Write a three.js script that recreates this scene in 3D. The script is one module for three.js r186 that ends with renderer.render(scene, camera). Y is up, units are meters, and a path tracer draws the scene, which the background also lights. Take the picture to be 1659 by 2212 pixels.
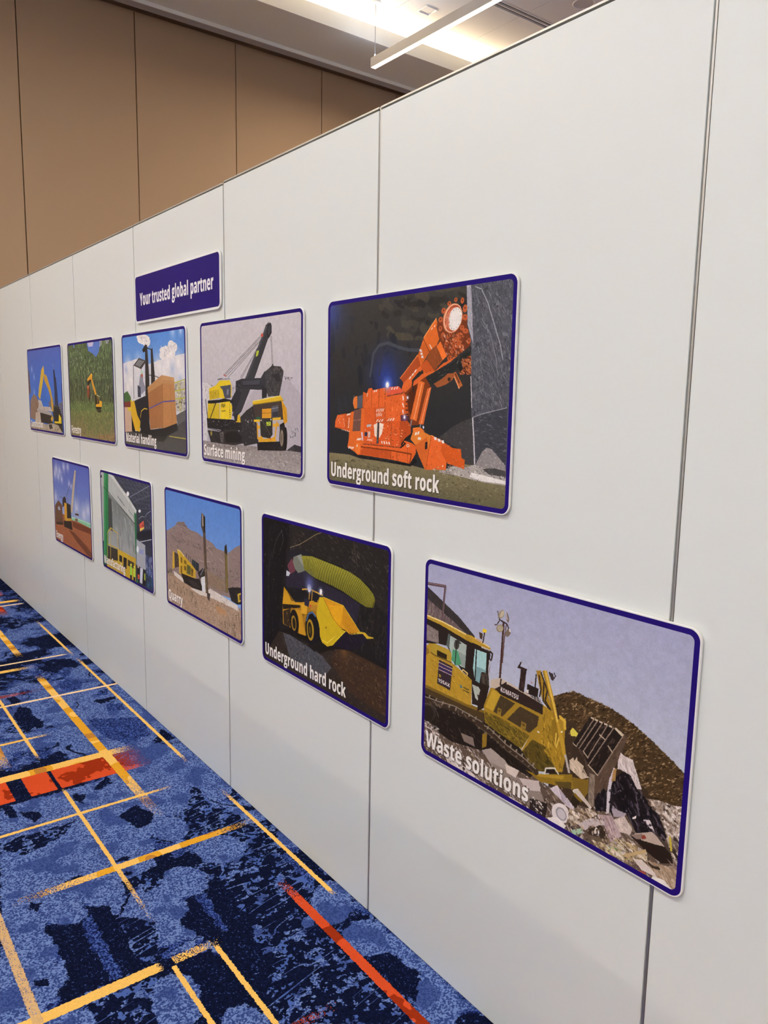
import * as THREE from 'three';
import { RectAreaLightUniformsLib } from 'three/addons/lights/RectAreaLightUniformsLib.js';
import { RoundedBoxGeometry } from 'three/addons/geometries/RoundedBoxGeometry.js';
import { mergeGeometries } from 'three/addons/utils/BufferGeometryUtils.js';

// ---------------------------------------------------------------- camera, exposure
RectAreaLightUniformsLib.init();
const scene = new THREE.Scene();
scene.background = new THREE.Color(0x000000);
const camera = new THREE.PerspectiveCamera(66.822, 1659 / 2212, 0.05, 60);
camera.position.set(-1.3715, 1.6495, 0);
camera.rotation.order = 'YXZ';
camera.rotation.set(-0.146185, -0.650792, 0.017458);
const renderer = new THREE.WebGLRenderer({ antialias: true });
renderer.toneMapping = THREE.LinearToneMapping;
renderer.toneMappingExposure = 1.0;
renderer.shadowMap.enabled = true;

// the fittings' light: warm white pendants with an added cool uplight, warm white cove strips
const PENDANT = { color: 0xffecd2, nits: 162, upColor: 0xcadfff, up: 275 };
const COVE = { color: 0xffe8c6, nits: 68 };

// ---------------------------------------------------------------- helpers
const taken = {};
function numbered(name) {
  const n = taken[name] = (taken[name] ?? -1) + 1;
  return n ? name + '_' + String(n).padStart(3, '0') : name;
}
function put(o, parent) { (parent || scene).add(o); return o; }
function mesh(name, geometry, material, parent) {
  const m = new THREE.Mesh(geometry, material);
  m.name = parent ? name : numbered(name); m.castShadow = m.receiveShadow = true;
  return put(m, parent);
}
function group(name, position, parent) {
  const g = new THREE.Group(); g.name = parent ? name : numbered(name); g.position.set(...position);
  return put(g, parent);
}
function tag(o, label, category, grp) { o.userData.label = label; o.userData.category = category; if (grp) o.userData.group = grp; return o; }
function structure(o, label) { o.userData.kind = 'structure'; o.userData.label = label; return o; }
function box(x0, x1, y0, y1, z0, z1) {
  const g = new THREE.BoxGeometry(x1 - x0, y1 - y0, z1 - z0); g.translate((x0 + x1) / 2, (y0 + y1) / 2, (z0 + z1) / 2); return g;
}
function rbox(x0, x1, y0, y1, z0, z1, r) {
  const g = new RoundedBoxGeometry(x1 - x0, y1 - y0, z1 - z0, 2, r); g.translate((x0 + x1) / 2, (y0 + y1) / 2, (z0 + z1) / 2); return g;
}
const std = (o) => new THREE.MeshStandardMaterial(o);
function rng(seed) { let s = seed >>> 0; return () => { s = (s + 0x6D2B79F5) >>> 0; let t = s; t = Math.imul(t ^ (t >>> 15), t | 1); t ^= t + Math.imul(t ^ (t >>> 7), t | 61); return ((t ^ (t >>> 14)) >>> 0) / 4294967296; }; }
function hash(ix, iy, k) { let h = Math.imul(ix, 374761393) + Math.imul(iy, 668265263) + Math.imul(k, 974634777) | 0; h = Math.imul(h ^ (h >>> 13), 1274126177); return ((h ^ (h >>> 16)) >>> 0) / 4294967296; }
function noise(x, y, k) {
  const ix = Math.floor(x), iy = Math.floor(y), fx = x - ix, fy = y - iy, u = fx * fx * (3 - 2 * fx), v = fy * fy * (3 - 2 * fy);
  const a = hash(ix, iy, k), b = hash(ix + 1, iy, k), c = hash(ix, iy + 1, k), d = hash(ix + 1, iy + 1, k);
  return a + (b - a) * u + (c - a) * v + (a - b - c + d) * u * v;
}

// ---------------------------------------------------------------- plain materials
function grain(size, lo, hi, scale, seed) {                         // a grey map of fine surface texture
  const d = new Uint8Array(size * size * 4);
  for (let y = 0; y < size; y++) for (let x = 0; x < size; x++) {
    const v = lo + (hi - lo) * (0.6 * hash(x, y, seed) + 0.4 * noise(x * scale, y * scale, seed + 1)), i = (y * size + x) * 4;
    d[i] = d[i + 1] = d[i + 2] = v; d[i + 3] = 255;
  }
  const t = new THREE.DataTexture(d, size, size); t.wrapS = t.wrapT = THREE.RepeatWrapping; t.magFilter = THREE.LinearFilter; t.needsUpdate = true;
  return t;
}
const fineGrain = grain(256, 90, 165, 0.2, 5);
const laminate = std({ color: new THREE.Color().setRGB(0.77, 0.81, 0.79), roughness: 0.36, bumpMap: fineGrain, bumpScale: 0.00008 });
const aluminium = std({ color: new THREE.Color().setRGB(0.62, 0.60, 0.57), metalness: 0.75, roughness: 0.42 });
const postMetal = std({ color: new THREE.Color().setRGB(0.56, 0.55, 0.53), metalness: 0.95, roughness: 0.38 });
const trackGrey = std({ color: new THREE.Color().setRGB(0.42, 0.40, 0.37), roughness: 0.6 });
const ductPaint = std({ color: 0x8a8884, metalness: 0.5, roughness: 0.6 });
const brownPanel = std({ color: new THREE.Color().setRGB(0.44, 0.29, 0.165), roughness: 0.85, bumpMap: fineGrain, bumpScale: 0.0003 });
const ceilingPaint = std({ color: new THREE.Color().setRGB(0.84, 0.82, 0.77), roughness: 0.9 });
const soffitPaint = std({ color: new THREE.Color().setRGB(0.78, 0.79, 0.69), roughness: 0.9 });
const coveWhite = std({ color: new THREE.Color().setRGB(0.84, 0.82, 0.74), roughness: 0.9 });
const plainWall = std({ color: new THREE.Color().setRGB(0.70, 0.69, 0.67), roughness: 0.9 });
const boardWhite = std({ color: new THREE.Color().setRGB(0.86, 0.86, 0.84), roughness: 0.6 });
const borderBlue = new THREE.MeshPhysicalMaterial({ color: new THREE.Color().setRGB(0.015, 0.005, 0.14), roughness: 0.5, specularIntensity: 0.18 });
const fittingWhite = std({ color: new THREE.Color().setRGB(0.82, 0.79, 0.75), roughness: 0.5 });
const cordGrey = std({ color: 0x8d8780, roughness: 0.5 });
const concrete = std({ color: 0x77736c, roughness: 0.95 });

// ---------------------------------------------------------------- floor: woven carpet
// patches of the weave (class, outline in mm on the floor): 0 near-black navy, 1 navy with light strokes, 2 mid blue, 3 light blue heather
const CARPET_PATCHES=[[3,[-1053,-2050,-863,-3016,-489,-2912,-365,-2824,-462,-2486,-712,-2442,-876,-2382,-881,-2218,-896,-2079,-970,-1990]],[3,[-823,-3221,-754,-3217,-362,-3221,-325,-3021,-44,-3058,-113,-2871,-360,-2820,-868,-2993]],[1,[-109,-2820,-82,-2543,-38,-2433,-48,-2102,-146,-1956,-164,-1759,-79,-1640,-37,-1554,-167,-1405,-464,-1621,-429,-1811,-397,-2029,-376,-2238,-383,-2420,-347,-2505,-268,-2536,-99,-2637]],[1,[-143,-2947,-106,-2921,-127,-2787,-133,-2726,-89,-2695,-65,-2579,-239,-2584,-311,-2563,-274,-2667,-259,-2770,-176,-2841]],[1,[-161,-2545,48,-2525,-194,-2096,-333,-2328,-163,-2387]],[0,[-411,-2483,-353,-2500,-310,-2469,-321,-2403,-384,-2427,-485,-2370,-427,-2444]],[0,[-458,-2885,-377,-2936,-341,-2819,-379,-2759,-428,-2760]],[1,[-568,-2524,-481,-2414,-485,-2370,-548,-2363,-566,-2482]],[0,[-450,-2230,-390,-2250,-319,-2318,-318,-2250,-334,-2075,-369,-1785,-463,-1852,-471,-2006,-517,-2149]],[1,[-318,-2250,-194,-2096,-369,-1785,-368,-1881,-334,-2075]],[0,[-860,-2383,-767,-2348,-719,-2400,-670,-2364,-665,-2205,-678,-2111,-661,-2032,-750,-2022,-865,-2028,-907,-2021,-898,-2077,-862,-2113,-856,-2196,-853,-2278,-881,-2329]],[1,[-667,-2316,-570,-2196,-636,-2023,-683,-2096,-668,-2207]],[2,[-756,-2346,-726,-2358,-735,-2034,-765,-2033,-772,-2261]],[1,[-853,-1985,-654,-1976,-719,-1807,-852,-1904]],[0,[-953,-2147,-930,-2180,-910,-2138,-917,-2108]],[0,[-883,-2506,-865,-2528,-840,-2511,-864,-2461]],[0,[-600,-1968,-488,-1991,-473,-1703,-502,-1649,-589,-1712]],[2,[-427,-2245,-390,-2250,-402,-2027,-423,-2025]],[0,[-820,-3238,-783,-3220,-779,-3109,-812,-3124]],[0,[-769,-3140,-699,-3106,-709,-3051,-737,-3026]],[0,[-540,-3121,-544,-3050,-571,-3118]],[0,[-475,-3159,-392,-3243,-396,-3174,-452,-3143]],[0,[-559,-3585,-499,-3605,-466,-3550,-553,-3510]],[0,[-750,-2583,-685,-2577,-666,-2564,-742,-2572]],[0,[-555,-3164,-510,-3133,-543,-3089,-572,-3127]],[0,[-566,-2606,-520,-2599,-527,-2579,-568,-2583]],[1,[-883,-2916,-811,-2959,-714,-2945,-598,-2965,-693,-2861,-739,-2846,-819,-2819]],[1,[-574,-4058,-672,-3993,-579,-3893,-487,-3924,-472,-3987]],[3,[-351,-2296,-373,-2266,-403,-2252,-435,-2256,-463,-2276,-483,-2310,-490,-2350,-482,-2391,-461,-2422,-431,-2439,-397,-2437,-367,-2415,-347,-2379,-341,-2336]],[3,[-463,-2205,-481,-2177,-506,-2162,-531,-2162,-552,-2178,-567,-2206,-571,-2241,-563,-2277,-546,-2306,-521,-2323,-495,-2324,-472,-2307,-457,-2277,-454,-2241]],[3,[-599,-2411,-617,-2381,-646,-2367,-678,-2371,-708,-2393,-730,-2428,-741,-2470,-737,-2511,-720,-2544,-692,-2560,-658,-2557,-626,-2534,-603,-2496,-593,-2452]],[3,[-732,-2374,-746,-2350,-770,-2340,-798,-2346,-825,-2365,-846,-2395,-858,-2431,-857,-2464,-843,-2490,-820,-2502,-791,-2497,-762,-2476,-740,-2444,-730,-2408]],[3,[-192,-2822,-214,-2790,-242,-2774,-273,-2775,-299,-2794,-316,-2826,-322,-2867,-314,-2908,-293,-2942,-264,-2961,-232,-2961,-205,-2941,-187,-2906,-183,-2864]],[3,[-270,-2642,-291,-2613,-320,-2598,-351,-2601,-379,-2621,-398,-2654,-405,-2694,-398,-2734,-378,-2765,-349,-2782,-316,-2779,-287,-2758,-267,-2723,-261,-2682]],[3,[-156,-2391,-183,-2360,-218,-2347,-255,-2352,-288,-2376,-311,-2413,-318,-2458,-309,-2501,-285,-2534,-249,-2551,-209,-2546,-174,-2521,-151,-2481,-145,-2434]],[3,[-593,-1810,-617,-1772,-647,-1751,-676,-1749,-700,-1766,-714,-1800,-716,-1844,-705,-1892,-683,-1933,-652,-1959,-620,-1964,-594,-1945,-579,-1907,-579,-1858]],[3,[-478,-1641,-494,-1625,-517,-1619,-542,-1625,-564,-1641,-580,-1665,-587,-1692,-582,-1717,-566,-1735,-543,-1742,-517,-1736,-493,-1719,-477,-1694,-472,-1666]],[3,[-846,-1907,-858,-1889,-878,-1881,-901,-1887,-924,-1903,-943,-1929,-952,-1957,-952,-1985,-941,-2005,-921,-2013,-896,-2008,-872,-1991,-853,-1964,-844,-1934]],[3,[-864,-2218,-879,-2176,-899,-2150,-919,-2142,-937,-2155,-948,-2185,-951,-2228,-945,-2277,-930,-2321,-910,-2351,-888,-2361,-869,-2348,-858,-2313,-856,-2267]],[3,[9,-2840,-19,-2798,-52,-2774,-85,-2770,-110,-2788,-124,-2824,-123,-2872,-108,-2923,-81,-2968,-46,-2996,-11,-3001,16,-2982,29,-2943,27,-2892]],[3,[-16,-1914,-50,-1876,-87,-1855,-121,-1854,-145,-1871,-155,-1905,-150,-1948,-129,-1995,-95,-2035,-56,-2060,-19,-2064,7,-2045,17,-2008,9,-1961]],[3,[-19,-1710,-48,-1684,-81,-1673,-114,-1677,-140,-1696,-154,-1726,-154,-1761,-139,-1796,-112,-1823,-77,-1837,-42,-1834,-14,-1814,0,-1782,-2,-1744]],[3,[-25,-1378,-62,-1349,-103,-1335,-139,-1338,-165,-1357,-176,-1388,-170,-1428,-148,-1468,-112,-1500,-69,-1519,-28,-1517,0,-1496,11,-1461,2,-1418]],[3,[-490,-1654,-505,-1637,-526,-1630,-548,-1634,-568,-1649,-582,-1671,-586,-1696,-581,-1720,-566,-1738,-545,-1746,-522,-1742,-501,-1727,-487,-1704,-483,-1677]],[3,[-167,-1906,-176,-1895,-187,-1890,-197,-1890,-206,-1896,-210,-1906,-209,-1920,-204,-1933,-195,-1943,-184,-1949,-173,-1949,-165,-1943,-160,-1932,-161,-1919]],[3,[-6,-1732,-8,-1468,-30,-1443,-9,-1596,-25,-1696]],[0,[-28,-2083,-4,-2078,-1,-2261,-44,-2292,-31,-2173]],[2,[-75,-2296,-48,-2277,-57,-2081,-76,-2079]],[0,[-136,-1688,-59,-1667,-42,-1536,-119,-1462,-131,-1547]],[1,[-248,-1740,-139,-1684,-134,-1544,-127,-1463,-190,-1422,-383,-1562]],[3,[-170,-1400,-83,-1487,-19,-1503,-13,-1462,-108,-1355]],[0,[-587,-4144,-522,-4266,-484,-4202,-497,-4099,-471,-3993,-568,-3908]],[2,[-286,-3899,-52,-3772,-89,-3541,-217,-3504,-283,-3644]],[0,[-157,-4915,-92,-4898,-75,-4756,-111,-4704,-191,-4784]],[0,[-214,-5318,-152,-5397,-49,-5328,-89,-5234,-188,-5213]],[0,[-54,-5457,-18,-5276,-33,-5166,-76,-5285]],[1,[-257,-6109,-180,-6021,-125,-5840,-212,-5761,-276,-6013]],[0,[-18,-3574,-3,-3432,-114,-3431]],[2,[-145,-4043,-63,-4006,-90,-3909,-165,-3942]],[1,[-448,-4813,-327,-4637,-362,-4547,-458,-4703]],[0,[-557,-3579,-501,-3598,-504,-3528,-566,-3543]],[0,[-552,-4425,-514,-4439,-498,-4347,-547,-4283]],[2,[-285,-4472,-217,-4538,-145,-4465,-188,-4340,-267,-4351]],[1,[-477,-3945,-400,-3857,-476,-3861]],[1,[-181,-4128,-56,-4122,-99,-4071,-166,-4057]]];
// bands: xa, xb, za, zb, yarn, strength, fade at the low end, fade at the high end (metres)
const BANDS = [
  [-0.350, -0.310, -4.70, -2.79, 1, 1, 0.12, 0.42], [-0.359, -0.321, -6.30, -5.09, 1, 1, 0.2, 0.14], [-1.32, -0.187, -3.488, -3.432, 1, 1, 0, 0.16],
  [-0.586, -0.571, -3.24, -2.20, 0, 1, 0.05, 0.36], [-1.32, -0.19, -3.005, -2.987, 0, 1, 0, 0.12], [-0.92, -0.04, -2.573, -2.537, 1, 1, 0.28, 0.2],
  [-0.048, -0.032, -2.86, -1.98, 0, 1, 0.16, 0.04], [-0.068, -0.052, -5.90, -4.93, 0, 1, 0.25, 0.2], [-0.064, -0.048, -4.92, -3.14, 0, 1, 0.2, 0.15],
  [-1.32, -0.07, -5.006, -4.984, 2, 1, 0, 0.05], [-1.32, -0.30, -4.892, -4.848, 0, 1, 0, 0.16], [-1.32, 0.03, -4.319, -4.297, 2, 1, 0, 0],
  [-1.32, -0.35, -4.475, -4.435, 3, 0.75, 0, 0.25], [-0.600, -0.585, -4.45, -3.56, 0, 1, 0, 0.1], [-1.32, -0.46, -3.836, -3.814, 0, 1, 0, 0.15],
  [-0.760, -0.708, -3.81, -3.55, 1, 1, 0, 0.22], [-1.32, -0.02, -6.58, -6.52, 0, 1, 0, 0.05], [-1.32, -0.015, -6.444, -6.416, 2, 1, 0, 0.03],
  [-0.700, -0.596, -3.432, -3.242, 3, 1, 0, 0], [-0.580, -0.350, -3.432, -3.242, 3, 1, 0, 0], [-0.310, -0.18, -3.432, -3.242, 3, 0.85, 0, 0.13], [-0.95, -0.760, -3.432, -3.242, 3, 1, 0, 0],
  [-0.32, -0.085, -7.06, -6.78, 3, 1, 0, 0.05], [-0.27, -0.185, -6.42, -6.12, 3, 1, 0, 0.2],
  [-1.32, -0.625, -2.023, -1.985, 0, 1, 0, 0.02], [-0.595, -0.44, -2.023, -1.990, 0, 0.62, 0, 0.08], [-0.984, -0.957, -2.85, -1.99, 4, 0.86, 0.3, 0],
  [-0.610, -0.595, -1.985, -1.10, 0, 1, 0, 0], [-0.474, -0.458, -2.0, -1.10, 0, 1, 0.02, 0], [-0.166, -0.134, -2.17, -1.10, 3, 1, 0.17, 0], [-0.47, -0.29, -1.60, -1.57, 3, 0.5, 0, 0.12],
];
const YARN = [[242, 190, 96], [222, 158, 40], [246, 210, 160], [204, 74, 34], [208, 168, 116]];
const REGION = { x0: -1.32, z0: -7.6, w: 670, h: 3250, mm: 2 };
const patchData = (() => {
  const c = document.createElement('canvas'); c.width = REGION.w; c.height = REGION.h; const g = c.getContext('2d');
  for (const [cls, p] of CARPET_PATCHES) {
    g.fillStyle = 'rgb(' + (40 + cls * 60) + ',0,0)'; g.beginPath();
    for (let i = 0; i < p.length; i += 2) g.lineTo((p[i] / 1000 - REGION.x0) * 500, (p[i + 1] / 1000 - REGION.z0) * 500);
    g.fill();
  }
  return g.getImageData(0, 0, REGION.w, REGION.h).data;
})();
function carpetTexture(x0, z0, width, depth, w, h, traced, wrap) {
  const d = new Uint8Array(w * h * 4), tone = [0, 0, 0];
  const bands = traced ? BANDS.filter((b) => b[2] < z0 + depth + 0.01 && b[3] > z0 - 0.01) : traced === false ? [] : BANDS;
  for (let j = 0; j < h; j++) {
    const z = z0 + (j + 0.5) / h * depth;
    for (let i = 0; i < w; i++) {
      const x = x0 + (i + 0.5) / w * width;
      const ragX = (noise(x * 60, z * 60, 1) - 0.5) * 0.014 + (noise(x * 220, z * 220, 2) - 0.5) * 0.008;
      const ragZ = (noise(x * 60, z * 60, 3) - 0.5) * 0.014 + (noise(x * 220, z * 220, 4) - 0.5) * 0.008;
      let cls = -1;
      if (traced) {
        const px = Math.floor((x + ragX - REGION.x0) * 500), pz = Math.floor((z + ragZ - REGION.z0) * 500);
        if (px >= 0 && pz >= 0 && px < REGION.w && pz < REGION.h) { const q = (pz * REGION.w + px) * 4; if (patchData[q + 3] > 128) cls = Math.round((patchData[q] - 40) / 60); }
      }
      if (cls < 0) {
        const f = 0.55 * noise(x * 3.2 + 7, z * 3.2, 11) + 0.3 * noise((x + ragX) * 9, (z + ragZ) * 9, 12) + 0.15 * noise(x * 30, z * 30, 13);
        const lobes = Math.abs(noise((x + ragX * 0.5) * 5.5, (z + ragZ * 0.5) * 7.5, 14) - 0.5);
        cls = f > 0.60 ? 0 : f > 0.565 ? 1 : f > 0.515 ? 2 : lobes < 0.016 && noise(x * 5, z * 5, 15) > 0.42 ? 0 : 3;
      }
      const tuft = 0.65 * noise(x * 240, z * 240, 21) + 0.35 * noise(x * 520, z * 520, 22);
      if (cls === 1) {
        const fleck = 0.34 * noise(x * 24, z * 34, 24) + 0.4 * noise(x * 75, z * 90, 23) + 0.26 * noise(x * 190, z * 190, 26);
        const stroke = Math.abs(noise(x * 5 + 11, z * 34 + x * 7, 27) - 0.5) < 0.022 && noise(x * 14, z * 20, 28) > 0.42;
        cls = fleck > 0.585 || stroke ? (noise(x * 30, z * 30, 29) > 0.62 ? 2.5 : 3) : 0;
      } else if (cls === 2) { if (tuft > 0.60) cls = 2.5; else if (tuft < 0.42) cls = 0.5; }
      else if (cls === 0 && tuft > 0.80) cls = 2.5;
      if (cls === 3) {
        const navy = noise(x * 20, z * 20, 25);
        const k = Math.min(1, Math.max(0, (tuft - 0.40) * 5)) * (navy > 0.72 ? 0.3 : navy > 0.62 ? 0.75 : 1);
        tone[0] = 46 + 62 * k; tone[1] = 62 + 66 * k; tone[2] = 112 + 62 * k;
      } else if (cls === 2.5) { tone[0] = 70; tone[1] = 92; tone[2] = 148; }
      else if (cls === 2) { tone[0] = 36; tone[1] = 50; tone[2] = 106; }
      else if (cls === 0.5) { tone[0] = 18; tone[1] = 26; tone[2] = 62; }
      else { const k = tuft; tone[0] = 5 + 14 * k; tone[1] = 9 + 18 * k; tone[2] = 24 + 34 * k; }
      const wob = (noise(x * 260, z * 260, 31) - 0.5) * 0.004;
      const tw = hash(Math.floor(x * 330), Math.floor(z * 330), 32) * 0.75 + ((Math.floor(x * 260) + Math.floor(z * 260)) & 1) * 0.25;
      for (let n = 0; n < bands.length; n++) {
        const b = bands[n];
        if (x + wob < b[0] || x + wob > b[1] || z + wob < b[2] || z + wob > b[3]) continue;
        const alongX = b[1] - b[0] > b[3] - b[2] || (b[4] === 3 && b[7] > 0 && b[1] - b[0] > 0.1), lo = alongX ? x - b[0] : z - b[2], hi = alongX ? b[1] - x : b[3] - z;
        let a = b[5]; if (b[6] > 0) a *= Math.min(1, lo / b[6]); if (b[7] > 0) a *= Math.min(1, hi / b[7]);
        if (a < 0.99 && tw > a) continue;
        let y = YARN[b[4]], v = 0.94 + 0.1 * tuft;
        if (b[4] === 1) { const m = noise(x * 13, z * 13, 33); y = m > 0.56 ? YARN[0] : m < 0.24 ? [182, 122, 48] : YARN[1]; }
        if (b[4] === 3 && noise(x * 12 + 3, z * 12, 34) * 0.7 + noise(x * 55, z * 55, 35) * 0.3 > 0.55) y = [146, 44, 16];
        tone[0] = y[0] * v; tone[1] = y[1] * v; tone[2] = y[2] * v;
      }
      const q = ((h - 1 - j) * w + i) * 4;
      d[q] = tone[0]; d[q + 1] = tone[1]; d[q + 2] = tone[2]; d[q + 3] = 255;
    }
  }
  const t = new THREE.DataTexture(d, w, h); t.colorSpace = THREE.SRGBColorSpace; t.magFilter = THREE.LinearFilter; t.minFilter = THREE.LinearMipmapLinearFilter; t.generateMipmaps = true;
  if (wrap) t.wrapS = t.wrapT = THREE.RepeatWrapping;
  t.needsUpdate = true;
  return t;
}
const CARPET_TINT = new THREE.Color().setRGB(1, 1, 1);
const carpetMaterial = (map) => new THREE.MeshPhysicalMaterial({ map, color: CARPET_TINT, roughness: 1, specularIntensity: 0.08, bumpMap: fineGrain, bumpScale: 0.0004 });
const floor = structure(group('floor', [0, 0, 0]), 'blue patterned carpet with gold lines and orange blocks covering the hall floor');
mesh('slab', box(-16.2, 16.2, -0.2, -0.008, -9.2, 6.2), concrete, floor);
function carpet(x0, x1, z0, z1, material, tile) {
  const g = box(x0, x1, -0.008, 0, z0, z1), uv = g.attributes.uv, p = g.attributes.position;
  for (let i = 0; i < uv.count; i++) {
    if (tile) uv.setXY(i, (p.getX(i) + 9) / tile[0], -(p.getZ(i)) / tile[1]);
    else uv.setXY(i, (p.getX(i) - x0) / (x1 - x0), (z1 - p.getZ(i)) / (z1 - z0));
  }
  mesh('carpet', g, material, floor);
}
carpet(-1.32, 0.02, -2.4, -1.1, carpetMaterial(carpetTexture(-1.32, -2.4, 1.34, 1.3, 1600, 1552, true)));
carpet(-1.32, 0.02, -3.7, -2.4, carpetMaterial(carpetTexture(-1.32, -3.7, 1.34, 1.3, 1600, 1552, true)));
carpet(-1.32, 0.02, -7.6, -3.7, carpetMaterial(carpetTexture(-1.32, -7.6, 1.34, 3.9, 704, 2048, true)));
const generic = carpetMaterial(carpetTexture(-1.32, -5.2, 1.32, 2.6, 660, 1300, null, true));
for (const [a, b, c, d] of [[-16, -1.32, -9, 6], [0.02, 16.0, -9, 6], [-1.32, 0.02, -1.1, 6], [-1.32, 0.02, -9, -7.6]]) carpet(a, b, c, d, generic, [1.32, 2.6]);

// ---------------------------------------------------------------- the display wall of one-metre panels
const SEAMS = [-7.93, -6.925, -5.862, -4.836, -3.828, -2.846, -1.852, -0.8475, 0.152, 1.152, 2.152];
function displayWall(name, label, faceX, dir, heights) {          // dir: which way the printed face looks along x
  const w = structure(group(name, [faceX, 0, 0]), label), X = (d) => -dir * d;
  const slab = (d0, d1, ...r) => box(Math.min(X(d0), X(d1)), Math.max(X(d0), X(d1)), ...r);
  for (let i = 0; i + 1 < SEAMS.length; i++) {
    const z0 = SEAMS[i] + 0.0050, z1 = SEAMS[i + 1] - 0.0050, top = heights(i);
    const a = Math.min(X(0), X(0.04)), b = Math.max(X(0), X(0.04));
    mesh('panel', rbox(a, b, 0.003, top - 0.010, z0, z1, 0.0012), laminate, w);
    mesh('top_web', slab(0.016, 0.024, top - 0.011, top - 0.004, z0, z1), postMetal, w);
    mesh('top_rail', slab(0, 0.04, top - 0.0045, top, z0, z1), aluminium, w);
  }
  SEAMS.forEach((z, i) => {
    const top = Math.max(heights(Math.max(0, i - 1)), heights(Math.min(i, SEAMS.length - 2)));
    mesh('post', slab(0.0025, 0.0375, 0, top, z - 0.0022, z + 0.0022), postMetal, w);
    mesh('post_core', slab(0.014, 0.026, 0, top - 0.002, z - 0.0056, z + 0.0056), postMetal, w);
  });
  return w;
}
displayWall('wall_right', 'white laminate display wall of upright panels with thin metal posts', 0, -1, (i) => (i >= 5 ? 2.452 : i === 4 ? 2.448 : 2.447));
displayWall('wall_left', 'white laminate display wall across the aisle from the posters', -4.42, 1, () => 2.45);

// ---------------------------------------------------------------- far wall of tall brown panels
const wallBack = structure(group('wall_back', [0, 0, 0]), 'tall brown folding wall of wide upright panels');
mesh('backing', box(-16.2, 16.2, 0, 6.4, -9.3, -9.075), brownPanel, wallBack);
for (let k = -15; k < 13; k++) {
  const x0 = 0.724 + k * 1.2125;
  mesh('panel', rbox(Math.max(-16.1, x0 + 0.005), Math.min(16.1, x0 + 1.2125 - 0.005), 0.01, 5.775, -9.06, -9.0, 0.003), brownPanel, wallBack);
}
// the hall's other walls, beyond the frame
structure(mesh('wall_far_left', box(-16.3, -16.0, 0, 6.4, -9.06, 6.1), plainWall), 'plain pale grey end wall of the hall');
structure(mesh('wall_far_right', box(16.0, 16.3, 0, 6.4, -9.06, 6.1), plainWall), 'plain pale grey end wall behind the display wall');
structure(mesh('wall_front', box(-16.3, 16.3, 0, 6.4, 6.0, 6.3), plainWall), 'plain pale grey side wall facing the folding wall');

// ---------------------------------------------------------------- ceiling: soffit, cove and boards
const CY = 6.1;
const ceiling = structure(group('ceiling', [0, 0, 0]), 'pale ceiling of large boards with a lit cove beside a grey soffit');
mesh('soffit', box(-16, 16.0, 5.765, 5.86, -8.676, -7.95), soffitPaint, ceiling);
mesh('fascia', box(-16, 16.0, 5.765, 5.945, -7.95, -7.92), coveWhite, ceiling);
mesh('cove_back', box(-16, 16.0, 5.86, CY, -8.42, -8.36), coveWhite, ceiling);
mesh('deck', box(-16.3, 16.3, CY + 0.03, CY + 0.2, -9.3, -6.955), ceilingPaint, ceiling);
mesh('deck', box(-16.3, 16.3, CY + 0.03, CY + 0.2, -6.825, 6.3), ceilingPaint, ceiling);
mesh('ceiling_board', box(-16, 16.0, CY, CY + 0.03, -8.42, -7.965), coveWhite, ceiling);
const jointX = []; for (let x = 4.542 - 1.2475 * 18; x < 16.3; x += 1.2475) jointX.push(x);
const rowsZ = [[-7.965, -6.955], [-6.825, -4.5], [-4.494, -2.2], [-2.194, 0.1], [0.106, 2.4], [2.406, 6.0]];
for (const [z0, z1] of rowsZ) for (let i = 0; i + 1 < jointX.length; i++) {
  const a = Math.max(-16, jointX[i] + 0.003), b = Math.min(16.0, jointX[i + 1] - 0.003);
  if (b > a) mesh('ceiling_board', box(a, b, CY, CY + 0.03, z0 + 0.0, z1), ceilingPaint, ceiling);
}
const trackTrim = structure(group('trim_1', [0, 0, 0]), 'metal track with its front face coloured pale as if lit, along the top of the brown folding wall');
mesh('track', box(-16, 16.0, 5.725, 5.86, -8.805, -8.684), trackGrey, trackTrim);
mesh('lit_front_face', box(-16, 16.0, 5.725, 5.86, -8.684, -8.676), coveWhite, trackTrim);  // front of the track, given a paler colour for the light it catches

// the strip lamp that lies in the cove
{
  const g = tag(group('cove_lamp', [0, 5.862, -8.12]), 'long warm white strip lamp hidden in the ceiling cove', 'lamp');
  mesh('channel', box(-15.9, 15.9, -0.001, 0.050, -0.03, 0.03), fittingWhite, g);
  mesh('diffuser', box(-15.9, 15.9, 0.050, 0.058, -0.02, 0.02), std({ color: 0xffffff, emissive: new THREE.Color(COVE.color), emissiveIntensity: 8 }), g);
  const l = new THREE.RectAreaLight(COVE.color, COVE.nits, 31.8, 0.05);
  l.position.set(0, 0.068, 0.004); l.rotation.x = Math.PI / 2 + 0.55; g.add(l);
}

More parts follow.
